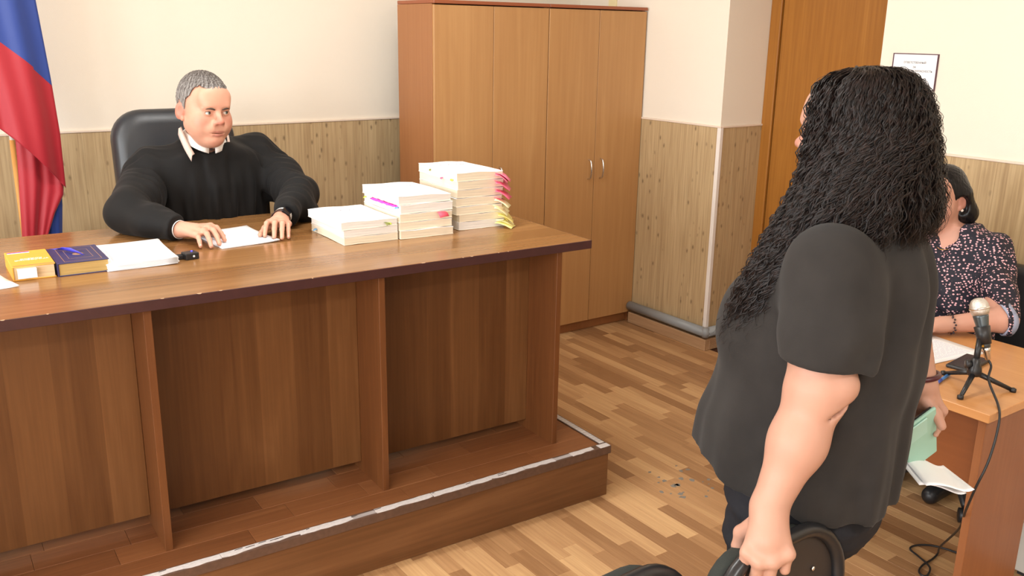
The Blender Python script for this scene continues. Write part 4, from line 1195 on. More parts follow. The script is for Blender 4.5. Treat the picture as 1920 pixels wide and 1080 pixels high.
    for k in range(64):                        # locks combed from the crown round the skull and down
        az = -2.05 + 4.1 * k / 63              # 0 = straight back, positive = her left
        sx, cy = math.sin(az), math.cos(az)
        top_ = (.004 * sx - .006, .010 + .012 * cy - .03 * rng.random(), 1.644)
        c0 = (.050 * sx, .008 + .060 * cy, 1.632)
        c1 = (.080 * sx, .010 + .094 * cy, 1.590)
        c2 = (.094 * sx, .014 + .104 * cy, 1.53)
        if az > .75:                           # swept forward over the left shoulder
            f = min(1, (az - .75) / 1.2)
            c3 = (.108 + .012 * rng.random(), .045 - .10 * f, 1.44); c4 = (.135 + .015 * rng.random(), .0 - .09 * f, 1.345); c5 = (.158, -.070 - .065 * f, 1.25); c6 = (.165 - .02 * f, -.115 - .07 * f, 1.11)
            G.append(([top_, c0, c1, c2, c3, c4, c5, c6], .006, .028, 1.5, (.70, 1.0)))
            if k % 2 == 0:                     # outer layer hiding the mass beneath
                G.append(([top_, c0, c1, (c2[0] * 1.06, c2[1], c2[2]), (c3[0] + .022, c3[1], c3[2]), (c4[0] + .018, c4[1], c4[2]), (c5[0] + .012, c5[1] - .01, c5[2]), (c6[0] + .01, c6[1] - .02, c6[2])], .004, .018, 1.0, (.6, .98)))
        elif az < -1.2:
            c3 = (-.105, .01, 1.43); c4 = (-.10, .03, 1.35); c5 = (-.09, -.03, 1.28)
            G.append(([top_, c0, c1, c2, c3, c4, c5], .006, .026, .8, (.75, 1.0)))
        else:
            c3 = (.110 * sx + .006, .105 * cy + .022, 1.46); c4 = (.118 * sx + .016, .108 * cy + .030, 1.395); c5 = (.112 * sx + .026, .105 * cy + .026, 1.340)
            G.append(([top_, c0, c1, c2, c3, c4, c5], .006, .026, 1.0, (.88, 1.04)))
            if k % 2: G.append(([top_, c0, c1, (c2[0] * 1.05, c2[1] * 1.04, c2[2]), (c3[0] * 1.12, c3[1] * 1.10, c3[2]), (c4[0] * 1.1, c4[1] * 1.12, c4[2]), (c5[0], c5[1] * 1.05, c5[2])], .004, .016, .8, (.86, 1.04)))
    for k in range(16):                        # locks falling over the left shoulder between the two sweeps
        f = k / 15; az = .45 + .75 * f; sx, cy = math.sin(az), math.cos(az)
        G.append(([(.002, .01 - .02 * f, 1.644), (.050 * sx, .008 + .06 * cy, 1.632), (.082 * sx, .012 + .094 * cy, 1.59), (.100 * sx, .016 + .106 * cy, 1.53), (.118, .085 - .05 * f, 1.45), (.132, .085 - .07 * f, 1.395), (.142, .075 - .09 * f, 1.345), (.150, .06 - .11 * f, 1.30)], .005, .026, 1.3, (.84, 1.0)))
    for k in range(10):                        # front locks framing the face on her left
        f = k / 9
        G.append(([(.0, -.035 + .02 * f, 1.642), (.036, -.072 + .03 * f, 1.622), (.062 + .010 * f, -.080 + .035 * f, 1.585), (.084 + .010 * f, -.078 + .03 * f, 1.51), (.100, -.080, 1.42), (.138, -.120, 1.31), (.150, -.160, 1.21), (.145, -.175, 1.12)], .005, .022, 1.0, (.7, 1.0)))
    for k in range(5):
        f = k / 4
        G.append(([(-.006, -.03 + .02 * f, 1.642), (-.040, -.055 + .03 * f, 1.624), (-.066, -.055 + .03 * f, 1.590), (-.088, -.055 + .03 * f, 1.51), (-.098, -.06, 1.42), (-.10, -.10, 1.30)], .006, .02, .6, (.75, 1.0)))
    v, f = strands(G, 4300, 3, curl=.0048, wl=.040, seg=66)
    lk = obj('hair_locks', mesh_np('hair_locks', [(v, f)], relax=0), hairmat('dark_brown_locks', srgb(8, 5, 5), srgb(21, 13, 11), srgb(36, 24, 21), (90, 90, 90), .46), Wn)
    lk['kind'] = 'stuff'
    # bracelet on the right wrist
    m = MB().tube([Vector((-.240, .138, .995)) + Vector((math.cos(a) * .036, math.sin(a) * .036, .006 * math.sin(a))) for a in [2 * PI * k / 24 for k in range(24)]], .006, 8, closed=True)
    br = obj('bracelet', m.mesh('bracelet', True), plain('dark_red_beads', srgb(70, 20, 30), .35), None)
    br.matrix_world = wm
    tag(br, 'dark red bracelet on the wrist of the hand holding the phone', 'bracelet')
build_woman()
# ---------------------------------------------------------------- secretary behind the table
def build_secretary():
    loc = Vector((3.22, 1.738, 0)); phi = -PI / 2 + 0.06
    wm = frame(loc, phi); inv = wm.inverted()
    P = thing('person', 'seated person in a navy blouse with pink spots behind the microphone', 'person', loc, phi)
    L = lambda p: tuple(inv @ Vector(p))
    sk = skin('light_skin_arm', srgb(196, 148, 128), lip=srgb(156, 90, 84), flush=srgb(186, 124, 108))
    F = Field()
    R = (0.16, 0.0, 0.05); T = L((3.19, 1.792, 1.138)); sc = .92
    F.add(loft([(.42, 0, .05, .17, .15, .14), (.60, 0, .03, .165, .13, .12), (.82, 0, .02, .165, .13, .11), (.96, 0, .01, .155, .09, .09), (1.02, 0, .01, .09, .06, .06), (1.05, 0, .01, .05, .05, .05)]), .02)
    F.add(chain([(0, .01, 1.0), (T[0], T[1] + .02, T[2] - .07)], [.050, .046]), .03)
    X = head_field(F, R, T, sc, heavy=0, female=True, nose=.85)
    el = L((3.015, 1.418, .806)); wr = L((2.848, 1.535, .786))
    F.add(chain([(.14, .01, .975), (.182, -.06, .88), el], [.046, .043, .041]), .03)
    F.add(chain([el, wr], [.041, .026]), .02)
    k1 = [L((2.795, 1.60, .785)), L((2.787, 1.578, .787)), L((2.785, 1.556, .785)), L((2.788, 1.535, .780))]
    t1 = [L((2.735, 1.635, .760)), L((2.716, 1.607, .760)), L((2.714, 1.578, .760)), L((2.728, 1.548, .760))]
    hand_field(F, wr, k1, t1, (0, 0, 1), [L((2.83, 1.57, .775)), L((2.80, 1.625, .768)), L((2.775, 1.645, .762))], wr=.026, fr=.0078, lift=.12)
    F.add(chain([(-.165, .01, .955), (-.20, -.05, .86), (-.17, -.19, .80), (-.05, -.33, .786)], [.050, .045, .038, .026]), .03)
    F.add(chain([(-.05, -.33, .786), (-.01, -.42, .772)], [.026, .02]), .02)
    for s in (-1, 1):
        F.add(chain([(s * .09, .02, .52), (s * .10, -.27, .52), (s * .10, .02, .10)], [.085, .065, .045]), .03)
    c = lambda p, r: (tuple(np.array(p) - r), tuple(np.array(p) + r))
    lo, hi = np.array(T) - (.10, .14, .13), np.array(T) + (.10, .13, .15)
    el_, wr_ = np.array(el), np.array(wr)
    parts = [isomesh(F, lo, hi, .003), isomesh(F, np.minimum(np.array(t1).min(0), wr_) - .02, np.maximum(np.array(t1).max(0), wr_) + .035, .0028),
             isomesh(F, np.minimum(el_, wr_) - .05, np.maximum(el_, wr_) + .05, .004), isomesh(F, (-.3, -.5, .05), (.3, .22, 1.05), .010)]
    me = mesh_np('body', parts); face_paint(me, X, R, sc)
    obj('body', me, sk, P)
    eyes(P, R, T, sc, Euler(R).to_matrix() @ Vector((0, -1, -.1)))
    # blouse
    B = Field()
    B.add(loft([(.44, 0, .05, .19, .17, .16), (.60, 0, .03, .175, .16, .14), (.80, 0, .02, .170, .165, .13), (.94, 0, .015, .160, .13, .12), (1.005, 0, .012, .135, .095, .10), (1.045, 0, .015, .095, .075, .08), (1.06, 0, .015, .07, .06, .065)]), .02)
    for s in (-1, 1): B.add(ell((s * .075, -.115, .80), (.075, .055, .075)), .05)
    cuff = np.array(el) * .97 + np.array(wr) * .03
    B.add(chain([(.145, .012, .985), (.185, -.05, .90), tuple(cuff)], [.060, .060, .056]), .04)
    B.add(chain([(-.165, .012, .985), (-.20, -.05, .88), (-.18, -.14, .80)], [.064, .064, .058]), .04)
    B.sub(cone((0, -.005, 1.03), (0, -.05, 1.14), .046, .062), .01)
    B.sub(cone((0, -.08, 1.03), (0, -.16, .90), .046, .022), .01)
    n_ = np.array(wr) - np.array(el); n_ /= np.linalg.norm(n_)
    def post(p, d):
        x, y, z = p[:, 0], p[:, 1], p[:, 2]
        d = d + .004 * np.sin((z * .8 + y * .7 + np.abs(x) * .6) * 48 + 2 * np.sin(x * 16)) + .0025 * np.sin((z - y) * 90 + 20 * x)
        cc = (p - V3(cuff)) @ V3(n_) - .004
        near_ = ((p - V3(cuff)) ** 2).sum(1) < .13 ** 2
        d = np.where(near_ & (y < -.1), smax(d, cc, .004), d)
        return np.where((y < -.235) & (z < .752), 9, d)
    B.post = post
    t = NT('navy_spotted_blouse')
    tc = t.new('ShaderNodeTexCoord'); mp = t.new('ShaderNodeMapping'); mp.inputs['Scale'].default_value = (88, 88, 118); mp.inputs['Rotation'].default_value = (.3, .5, .4)
    vo = t.new('ShaderNodeTexVoronoi', i_Scale=1.0); vo.inputs['Randomness'].default_value = .75
    t.link(tc.outputs['Object'], mp.inputs[0]); t.link(mp.outputs[0], vo.inputs['Vector'])
    cr = t.new('ShaderNodeValToRGB'); cr.color_ramp.interpolation = 'LINEAR'; e = cr.color_ramp.elements
    e[0].position = .29; e[0].color = srgb(222, 172, 178); e[1].position = .35; e[1].color = srgb(20, 20, 36)
    t.link(vo.outputs['Distance'], cr.inputs[0]); t.link(cr.outputs[0], t.b.inputs['Base Color']); t.set(Roughness=.75)
    obj('blouse', mesh_np('blouse', [isomesh(B, (-.32, -.30, .42), (.34, .24, 1.075), .006)], relax=2), t.m, P)
    # rolled cuff
    q = Vector((0, 0, 1)).rotation_difference(Vector(n_.tolist()))
    m = MB(); cv = Vector(cuff.tolist())
    m.grid([[cv + q @ Vector((math.cos(a) * (.056 - .002 * i), math.sin(a) * (.056 - .002 * i), -.022 + .014 * i + .004 * math.sin(3 * a))) for a in [2 * PI * k / 28 for k in range(29)]] for i in range(3)])
    obj('rolled_cuff', solid(m.mesh('cuff', True), .004), plain('pale_blue_lining', srgb(150, 156, 178), .8), P)
    Sk = Field()
    Sk.add(loft([(.42, 0, .05, .20, .16, .15), (.62, 0, .03, .185, .15, .13)]), .03)
    for s_ in (-1, 1): Sk.add(chain([(s_ * .09, .02, .52), (s_ * .10, -.28, .52), (s_ * .10, .02, .08)], [.098, .078, .062]), .03)
    obj('trousers', mesh_np('trousers', [isomesh(Sk, (-.28, -.48, .02), (.28, .24, .66), .011)]), plain('dark_trousers', srgb(34, 28, 32), .85), P)
    for s_ in (-1, 1):
        Sf = Field().add(chain([(s_ * .10, .06, .045), (s_ * .10, -.10, .03)], [.042, .032]), .02); Sf.post = lambda p, d: np.maximum(d, -p[:, 2])
        obj('shoe', mesh_np('shoe', [isomesh(Sf, (s_ * .10 - .06, -.16, -.01), (s_ * .10 + .06, .12, .10), .007)]), M['black_plastic'], P)
    # bobbed hair
    H = Field()
    Xs = lambda p: X([v * sc for v in p])
    H.add(ell(Xs((0, .020, .040)), (.084 * sc, .098 * sc, .094 * sc), R), .02)
    H.add(ell(Xs((0, .050, -.02)), (.080 * sc, .064 * sc, .100 * sc), R), .03)
    for s in (-1, 1): H.add(chain([Xs((s * .070, .02, .02)), Xs((s * .080, .045, -.06)), Xs((s * .062, .048, -.118))], [.035, .036, .022]), .03)
    H.sub(ell(Xs((0, -.10, -.03)), (.072 * sc, .085 * sc, .105 * sc), R), .015)
    H.sub(ell(Xs((.088, -.012, -.015)), (.025, .026, .036), R), .01)
    H.sub(ell(Xs((-.088, -.012, -.015)), (.025, .026, .036), R), .01)
    H.post = lambda p, d: d - .0015 * nz3(p * V3((1, 1, .12)), 420) - .001 * nz3(p * V3((1, 1, .12)), 900, 1.)
    lo, hi = np.array(T) - (.13, .16, .18), np.array(T) + (.13, .17, .17)
    obj('hair', mesh_np('hair', [isomesh(H, lo, hi, .0034)], relax=1), hairmat('black_bob', srgb(8, 7, 8), srgb(16, 14, 15), srgb(30, 27, 29), (300, 300, 20), .32), P)
    ep = Xs((.082, .004, -.036))
    obj('earring', MB().lathe([(.0005, -.006), (.005, -.003), (.0055, .001), (.0005, .006)], 10, ep).mesh('earring', True), plain('pearl', srgb(236, 226, 216), .2), P)
    nk = [(.05 * math.sin(a), .0 - .068 * math.cos(a) - .02 * max(0, math.cos(a)), 1.022 - .055 * max(0, math.cos(a))) for a in [2 * PI * k / 30 for k in range(30)]]
    obj('necklace', MB().tube(nk, .0012, 5, closed=True).mesh('necklace'), plain('gold_chain', srgb(214, 170, 90), .25, 1.0), P)
    # beaded bracelet
    bt = thing('bracelet', 'dark braided bracelet on the wrist of the person in the spotted blouse', 'bracelet', wm @ Vector((np.array(wr) * .86 + np.array(el) * .14).tolist()))
    q2 = Vector((0, 0, 1)).rotation_difference((wm.to_3x3() @ Vector(n_.tolist())))
    for k in range(22):
        a = 2 * PI * k / 22
        obj('bead', MB().lathe([(.0004, -.0036), (.003, -.0022), (.0038, 0), (.003, .0022), (.0004, .0036)], 8, q2 @ Vector((math.cos(a) * .0325, math.sin(a) * .0325, .002 * (-1) ** k))).mesh('bead', True), plain('dark_bead', srgb(50, 34, 38), .35), bt)
build_secretary()

# ================================================================= chairs
def rounded_rect(w, h, r, n=7):
    out = []
    for cx, cz, a0 in ((w / 2 - r, h - r, 0), (-w / 2 + r, h - r, PI / 2), (-w / 2 + r, r, PI), (w / 2 - r, r, 3 * PI / 2)):
        for k in range(n + 1): out.append((cx + r * math.cos(a0 + PI / 2 * k / n), cz + r * math.sin(a0 + PI / 2 * k / n)))
    return out
def pad(outline, y0, y1, bulge, curve=0.0, inset=0.018):
    """cushion-like slab from an outline in x,z with rounded rims"""
    m = MB(); cx = sum(p[0] for p in outline) / len(outline); cz = sum(p[1] for p in outline) / len(outline)
    rings = []
    prof = [(1 - inset * 9, y0 - bulge), (1 - inset * 3, y0 - bulge * .7), (1 - inset * .6, y0), (1.0, y0 + (y1 - y0) * .3), (1.0, y0 + (y1 - y0) * .7), (1 - inset * .6, y1), (1 - inset * 3, y1 + bulge * .35), (1 - inset * 9, y1 + bulge * .5)]
    for s, y in prof:
        rings.append([m.bm.verts.new((cx + (a - cx) * s, y + curve * (((a - cx) * s) / .2) ** 2, cz + (b - cz) * s)) for a, b in outline])
    n = len(outline)
    for A, B in zip(rings[:-1], rings[1:]):
        for k in range(n):
            f = m.bm.faces.new((A[k], A[(k + 1) % n], B[(k + 1) % n], B[k])); f.smooth = True
    m.bm.faces.new(list(reversed(rings[0]))).smooth = True; m.bm.faces.new(rings[-1]).smooth = True
    return m
def visitor_chair(label, loc, rz):
    t = thing('visitor_chair', label, 'chair', loc, rz, 'black visitor chairs in the foreground')
    # chair faces +y; its back stands at y = 0
    o = rounded_rect(.335, .32, .10)
    me = pad(o, .012, .040, .010, -.012).mesh('backrest_cushion')
    obj('backrest_cushion', me, plain('dark_green_black_fabric', srgb(40, 44, 40), .9, bump=.2, bscale=500), t, (0, 0, .495), (-.10, 0, 0))
    m = pad(o, -.006, .010, .004, -.012)
    sh = obj('backrest_shell', m.mesh('backrest_shell'), plain('dark_brown_shell', srgb(46, 38, 34), .55), t, (0, 0, .495), (-.10, 0, 0))
    rim = [(a * 1.0, -.010 - .012 * ((a) / .2) ** 2, b) for a, b in rounded_rect(.34, .325, .102, 9)]
    obj('rim', MB().tube([Vector(p) + Vector((0, 0, -.002)) for p in rim], .0145, 10, closed=True).mesh('rim', True), plain('black_gloss_rim', srgb(34, 34, 36), .3), sh)
    for sx in (-.10, .10):
        for sz in (.24, .31):
            obj('screw', MB().lathe([(.001, 0), (.005, 0), (.005, .002), (.001, .003)], 10, (sx, -.012 - .003, sz), axis=(0, -1, 0)).mesh('screw'), M['chrome'], sh)
    seat = [(a, b) for a, b in rounded_rect(.33, .40, .07)]
    m = MB()
    me = pad(seat, 0, .03, .012, 0).mesh('seat')
    for v in me.vertices: v.co = (v.co.x, v.co.z, -v.co.y)
    me.flip_normals() if hasattr(me, 'flip_normals') else None
    obj('seat', me, plain('black_fabric_seat', srgb(36, 38, 38), .9, bump=.2, bscale=500), t, (0, .045, .475))
    for s in (-1, 1):
        obj('back_leg', MB().tube(curve_pts([(s * .145, .0, .70), (s * .145, .02, .46), (s * .15, .0, .25), (s * .155, -.05, .0)], 6), .0115, 8).mesh('leg', True), M['black_metal'], t)
        obj('front_leg', MB().tube(curve_pts([(s * .145, .03, .45), (s * .148, .36, .44), (s * .152, .42, .36), (s * .157, .45, .0)], 6), .0115, 8).mesh('leg', True), M['black_metal'], t)
    obj('crossbar', MB().tube([(-.145, .36, .44), (.145, .36, .44)], .010, 8).mesh('crossbar'), M['black_metal'], t)
    return t
visitor_chair('black visitor chair gripped by the standing person', (1.252, .895, 0), .02)
visitor_chair('black visitor chair whose rounded top shows alone at the bottom edge', (.908, .955, 0), .04)

def office_chair(name, label, loc, rz, bw=.52, bh=.70, z0=.50, seat_w=.50, base_z=0.0, arms=True):
    t = thing(name, label, 'chair', loc, rz)
    o = rounded_rect(bw, bh, .12, 8)
    obj('backrest', pad(o, .0, .07, .03, .012, .02).mesh('backrest'), M['leather'], t, (0, .20, z0), (-.12, 0, 0))
    obj('seat', MB().box(-seat_w / 2, seat_w / 2, -.28, .24, z0 - .10, z0, .035, 3).mesh('seat', True), M['leather'], t)
    if arms:
        for s in (-1, 1):
            a = obj('armrest', MB().tube(curve_pts([(s * (seat_w / 2 + .01), .18, z0 - .06), (s * (seat_w / 2 + .035), .16, z0 + .12), (s * (seat_w / 2 + .035), .06, z0 + .175), (s * (seat_w / 2 + .035), -.10, z0 + .165), (s * (seat_w / 2 + .02), -.12, z0 + .05), (s * (seat_w / 2), -.10, z0 - .07)], 6), .018, 10).mesh('armrest', True), M['black_plastic'], t)
    obj('gas_lift', MB().lathe([(.03, 0.09), (.03, .2), (.02, .2), (.02, z0 - .1)], 14).mesh('gas_lift'), M['black_metal'], t)
    for k in range(5):
        a = 2 * PI * k / 5 + .3
        lg = obj('base_leg', MB().tube([(0, 0, .11), (.29 * math.cos(a), .29 * math.sin(a), .065)], [.026, .016], 10).mesh('base_leg', True), M['black_plastic'], t)
        obj('caster', MB().lathe([(.008, -.022), (.027, -.02), (.027, .02), (.008, .022)], 14, (.29 * math.cos(a), .29 * math.sin(a), .028), axis=(-math.sin(a), math.cos(a), 0)).mesh('caster'), M['black_plastic'], lg)
    return t
office_chair('executive_chair', 'black leather high-backed office chair behind the robed person', (1.09, 3.70, ZP), 0.0, bw=.50, bh=.70, z0=.47, arms=False)
office_chair('office_chair', 'black leather chair behind the person in the spotted blouse', (3.32, 1.66, 0), -PI / 2 + .06, bw=.50, bh=.42, z0=.45, arms=False)
# ================================================================= things on the bench
ZT = ZP + BT
BROT_M = Matrix.Rotation(BROT, 3, 'Z')
page_m = {}
def pagemat(name, col):
    """paper block: fine horizontal leaf lines on the sides"""
    t = NT(name); tc = t.new('ShaderNodeTexCoord'); mp = t.new('ShaderNodeMapping'); mp.inputs['Scale'].default_value = (6, 6, 900)
    n = t.new('ShaderNodeTexNoise', i_Scale=1.0, i_Detail=2.0); t.link(tc.outputs['Object'], mp.inputs[0]); t.link(mp.outputs[0], n.inputs['Vector'])
    cr = t.new('ShaderNodeValToRGB'); e = cr.color_ramp.elements; e[0].position = .3; e[1].position = .65
    e[0].color = tuple(c * .72 for c in col[:3]) + (1,); e[1].color = col
    t.link(n.outputs['Fac'], cr.inputs[0]); t.link(cr.outputs[0], t.b.inputs['Base Color']); t.set(Roughness=.85); t.b.inputs['Specular IOR Level'].default_value = .2
    b = t.new('ShaderNodeBump', i_Strength=.35, i_Distance=.001); t.link(n.outputs['Fac'], b.inputs['Height']); t.link(b.outputs['Normal'], t.b.inputs['Normal'])
    return t.m
PG = [pagemat('page_edges_white', srgb(244, 240, 234)), pagemat('page_edges_cream', srgb(244, 232, 208)), pagemat('page_edges_ivory', srgb(240, 226, 202))]
TAB = {k: plain('tab_' + k, c, .6) for k, c in dict(pink=srgb(240, 120, 150), rose=srgb(226, 96, 128), yellow=srgb(250, 238, 150), pale=srgb(252, 246, 196), magenta=srgb(240, 70, 190), blue=srgb(110, 170, 220), green=srgb(190, 214, 70), olive=srgb(120, 124, 60), white=srgb(240, 240, 240), red=srgb(228, 84, 104)).items()}
rv = random.Random(17)
def volume(loc, rz, w, d, h, label, sag=0.0, pm=0, title=None, tabs=(), group='bound case files on the bench'):
    """a bound case-file volume: sagging page block, covers, stitched spine; origin at front-left corner of its base"""
    t = thing('case_file', label, 'file', loc, rz, group)
    nx, ny = 9, 7
    def H(x, y, top):      # fore-edge side (x=w) droops a little
        return -sag * ((x / w) ** 2.2) + (0.0 if not top else h) + .0012 * math.sin(9 * x / w + 5 * y / d + h * 900)
    m = MB()
    def grid(z_top, z_off, ins, thick_top):
        pass
    top = [[(x, y, H(x, y, True) - .0015) for x in [w * i / (nx - 1) for i in range(nx)]] for y in [d * j / (ny - 1) for j in range(ny)]]
    bot = [[(x, y, max(0.0, H(x, y, False)) + .0012) for x in [w * i / (nx - 1) for i in range(nx)]] for y in [d * j / (ny - 1) for j in range(ny)]]
    def slab(A, B, name, mat, inset=0.0):
        mm = MB(); bm = mm.bm
        f = lambda p: (inset + p[0] * (w - 2 * inset) / w, inset + p[1] * (d - 2 * inset) / d, p[2])
        va = [[bm.verts.new(f(p)) for p in r] for r in A]; vb = [[bm.verts.new(f(p)) for p in r] for r in B]
        for j in range(ny - 1):
            for i in range(nx - 1):
                bm.faces.new((va[j][i], va[j][i + 1], va[j + 1][i + 1], va[j + 1][i])); bm.faces.new((vb[j][i], vb[j + 1][i], vb[j + 1][i + 1], vb[j][i + 1]))
        for i in range(nx - 1):
            bm.faces.new((va[0][i], vb[0][i], vb[0][i + 1], va[0][i + 1])); bm.faces.new((va[-1][i], va[-1][i + 1], vb[-1][i + 1], vb[-1][i]))
        for j in range(ny - 1):
            bm.faces.new((va[j][0], va[j + 1][0], vb[j + 1][0], vb[j][0])); bm.faces.new((va[j][-1], vb[j][-1], vb[j + 1][-1], va[j + 1][-1]))
        return obj(name, mm.mesh(name), mat, t)
    up = lambda G, z: [[(p[0], p[1], p[2] + z) for p in r] for r in G]
    slab(top, bot, 'page_block', PG[pm], .0012)
    cv = slab(up(top, .0013), top, 'cover', M['paper'])
    slab(bot, up(bot, -.0010), 'back_cover', M['paper_cream'])
    for ti, (kind, x, y, z, ln, wd, ang, *dr_) in enumerate(tabs):     # sticky index tabs: (colour, x, y, height, length, width, direction)
        mm = MB(); P = []
        ca, sa = math.cos(ang), math.sin(ang); dr = dr_[0] if dr_ else .006
        for i in range(4):
            u = i / 3
            P.append([Vector((x + ca * ln * u - sa * wd * (v - .5), y + sa * ln * u + ca * wd * (v - .5), z - dr * u * u + .0015 * math.sin(4 * v + 5 * u + ti))) for v in (0, .5, 1)])
        mm.grid(P)
        obj('index_tab', solid(mm.mesh('tab', True), .0003), TAB[kind], t)
    if title:
        me = text_mesh(title, .0135, 'CENTER', .0001, 1.35)
        for v in me.vertices: v.co.z += -sag * (min(1, max(0, (v.co.x + w * .5) / w)) ** 2.2) + .0008
        o = obj('cover_lettering', me, M['ink'], cv, (w * .5, d * .70, h + .0004), (0, 0, 0))
    return t
S1 = (1.300, 2.815); S2 = (1.508, 2.805); S3 = (1.756, 2.822)
ordn = ['bottom', 'second', 'third', 'fourth', 'fifth', 'sixth', 'seventh']
z = ZT + .0005
hs = (.027, .026, .028)
for k in range(3):
    lab = ['bottom case file of the lowest paper stack beside the robed person', 'middle case file of the lowest paper stack', 'topmost case file of the lowest paper stack, white cover with dark lettering'][k]
    off = (-.012, -.004) if k == 2 else (rv.uniform(-.003, .003), rv.uniform(-.003, .003))
    tabs = [('olive', .165, -.001, .014, .02, .016, -1.4), ('green', .178, -.001, .012, .012, .010, -1.4)] if k == 2 else [('blue', .0, .245, .014, .012, .016, PI)] if k == 0 else []
    volume((S1[0] + off[0], S1[1] + off[1], z), BROT + (.015 if k == 2 else rv.uniform(-.01, .01)), .205 if k < 2 else .212, .295, hs[k], lab, .004 if k == 2 else .001, (1, 0, 0)[k], 'УГОЛОВНОЕ ДЕЛО' if k == 2 else None, tabs)
    z += hs[k] + .0002
z = ZT + .0005
hs = (.030, .029, .030, .032, .031)
for k in range(5):
    lab = '%s case file of the middle-height paper stack%s' % (('bottom', 'second-lowest', 'central', 'second-highest', 'topmost')[k], ('', '', ' with a red side tab', ' with magenta tabs', ', white cover with dark lettering')[k])
    tabs = []
    if k == 2: tabs = [('red', .165, -.0005, .026, .022, .040, -1.45, .016)]
    if k == 3: tabs = [('magenta', .0, .06 + .045 * i, .028, .012, .06, PI) for i in range(4)] + [('magenta', .01, .03, .030, .014, .03, PI + .5), ('blue', .0, .02, .024, .010, .018, PI), ('green', .0, .28, .022, .01, .012, PI)]
    volume((S2[0] + rv.uniform(-.003, .004), S2[1] + rv.uniform(-.004, .003), z), BROT + rv.uniform(-.012, .012), .212, .297, hs[k], lab, .002 if k < 4 else .005, (2, 1, 1, 0, 0)[k], 'УГОЛОВНОЕ ДЕЛО' if k == 4 else None, tabs)
    z += hs[k] + .0002
z = ZT + .0005
hs = (.030, .028, .031, .032, .030, .031, .032)
for k in range(7):
    lab = '%s case file of the tallest paper stack%s' % (('bottom', 'second', 'third', 'fourth', 'fifth', 'sixth', 'topmost')[k], (' with crumpled yellow tabs', ' up from the table', ' up from the table', ' up from the table', ' up from the table', ' up from the table', ', white cover with dark lettering')[k])
    kinds = (('yellow', 'pale'), ('yellow', 'yellow'), ('pale', 'pale'), ('pale', 'rose'), ('rose', 'rose'), ('pink', 'rose'), ('pink', 'pink'))[k]
    tabs = []
    for i in range(3):
        ang = rv.uniform(-.95, -.6); c = kinds[i % 2]
        tabs.append((c, .166 + .010 * i, -.004 + .022 * i + rv.uniform(-.004, .004), .018 + .005 * i, .052 + rv.uniform(-.006, .008) + (.012 if k == 0 else 0), .056, ang, (.027 + .004 * i) if k else .015 + .004 * i))
    if k == 6: tabs += [('green', .0, .035, .006, .004, .02, PI), ('rose', .0, .11, .003, .004, .016, PI), ('olive', .0, .2, .022, .004, .01, PI)]
    volume((S3[0] + rv.uniform(-.004, .004) + (.012 if k < 2 else 0), S3[1] + rv.uniform(-.004, .003), z), BROT + rv.uniform(-.012, .012), .200, .297, hs[k], lab, .002 if k < 6 else .004, (0, 1, 1, 1, 2, 1, 1)[k], 'УГОЛОВНОЕ ДЕЛО' if k == 6 else None, tabs)
    z += hs[k] + .0002

# loose paper under the robed person's hands
def sheet(name, label, loc, rz, w, d, n, cat='paper', lines=True, curl=.0, dz=.0011, fan=.012, group=None, lm=None):
    t = thing(name, label, cat, loc, rz, group)
    for k in range(n):
        mm = MB(); P = []
        a = rv.uniform(-fan, fan) if k else 0
        for j in range(9):
            v = j / 8
            P.append([(((i / 6) - .5) * w * math.cos(a) - (v - .5) * d * math.sin(a), ((i / 6) - .5) * w * math.sin(a) + (v - .5) * d * math.cos(a), .0008 + (n - 1 - k) * dz + curl * (abs(v - .5) * 2) ** 4 * (i / 6) ** 3) for i in range(7)])
        mm.grid(P)
        s = obj('sheet', solid(mm.mesh('sheet', True), .0004), M['paper'], t)
        if k == 0 and lines:
            tm = MB(); rr = random.Random(int(w * 1e4) + n)
            y = d / 2 - .03
            while y > -d / 2 + .03:
                x = -w / 2 + .022
                while x < w / 2 - .02:
                    ln = rr.uniform(.006, .022); x2 = min(x + ln, w / 2 - .018)
                    tm.box(x, x2, y - .0009, y + .0009, (n - 1) * dz + .0013, (n - 1) * dz + .0015); x = x2 + .004
                y -= .0075
            lo = obj('printed_lines', tm.mesh('lines'), lm or plain('grey_print', srgb(196, 196, 210), .7), s); lo['kind'] = 'stuff'
    return t
sheet('document', 'stapled white sheets lying between the hands of the robed person', (1.030, 3.130, ZT), .06, .205, .285, 4, curl=.004, fan=.012)
# sheaf left of the hands, with a folded lower sheet
sh = sheet('paper_sheaf', 'thick white sheaf of papers beside the navy book', (.662, 3.005, ZT), -.05, .205, .29, 14, dz=.0016, fan=.03, lines=True, curl=.003)
# navy hardback
def book(name, label, loc, rz, w, d, h, cm, pm, spine='L'):
    t = thing(name, label, 'book', loc, rz)
    obj('page_block', MB().box(.004, w - .003, .004, d - .004, .003, h - .003).mesh('page_block'), pm, t)
    c = MB(); c.box(0, w, 0, d, h - .003, h, .0008); c.box(0, w, 0, d, 0, .003, .0008); c.box(0, .004, 0, d, .001, h - .001, .001)
    cov = obj('cover', c.mesh('cover'), cm, t)
    return t, cov
gilt = pagemat('aged_page_edges', srgb(204, 172, 110))
gold = plain('gold_stamping', srgb(150, 112, 84), .4)
nb, nc = book('hardback_book', 'thick navy hardback book with gilt frame on its cover', (.418, 2.878, ZT), -.02, .142, .215, .040, plain('navy_cloth', srgb(40, 38, 84), .45), gilt)
f = MB()
def frame2(f, x0, x1, y0, y1, z, t_):
    f.box(x0, x1, y0, y0 + t_, z, z + .0003); f.box(x0, x1, y1 - t_, y1, z, z + .0003); f.box(x0, x0 + t_, y0 + t_, y1 - t_, z, z + .0003); f.box(x1 - t_, x1, y0 + t_, y1 - t_, z, z + .0003)
frame2(f, .022, .126, .014, .200, .040, .0016)
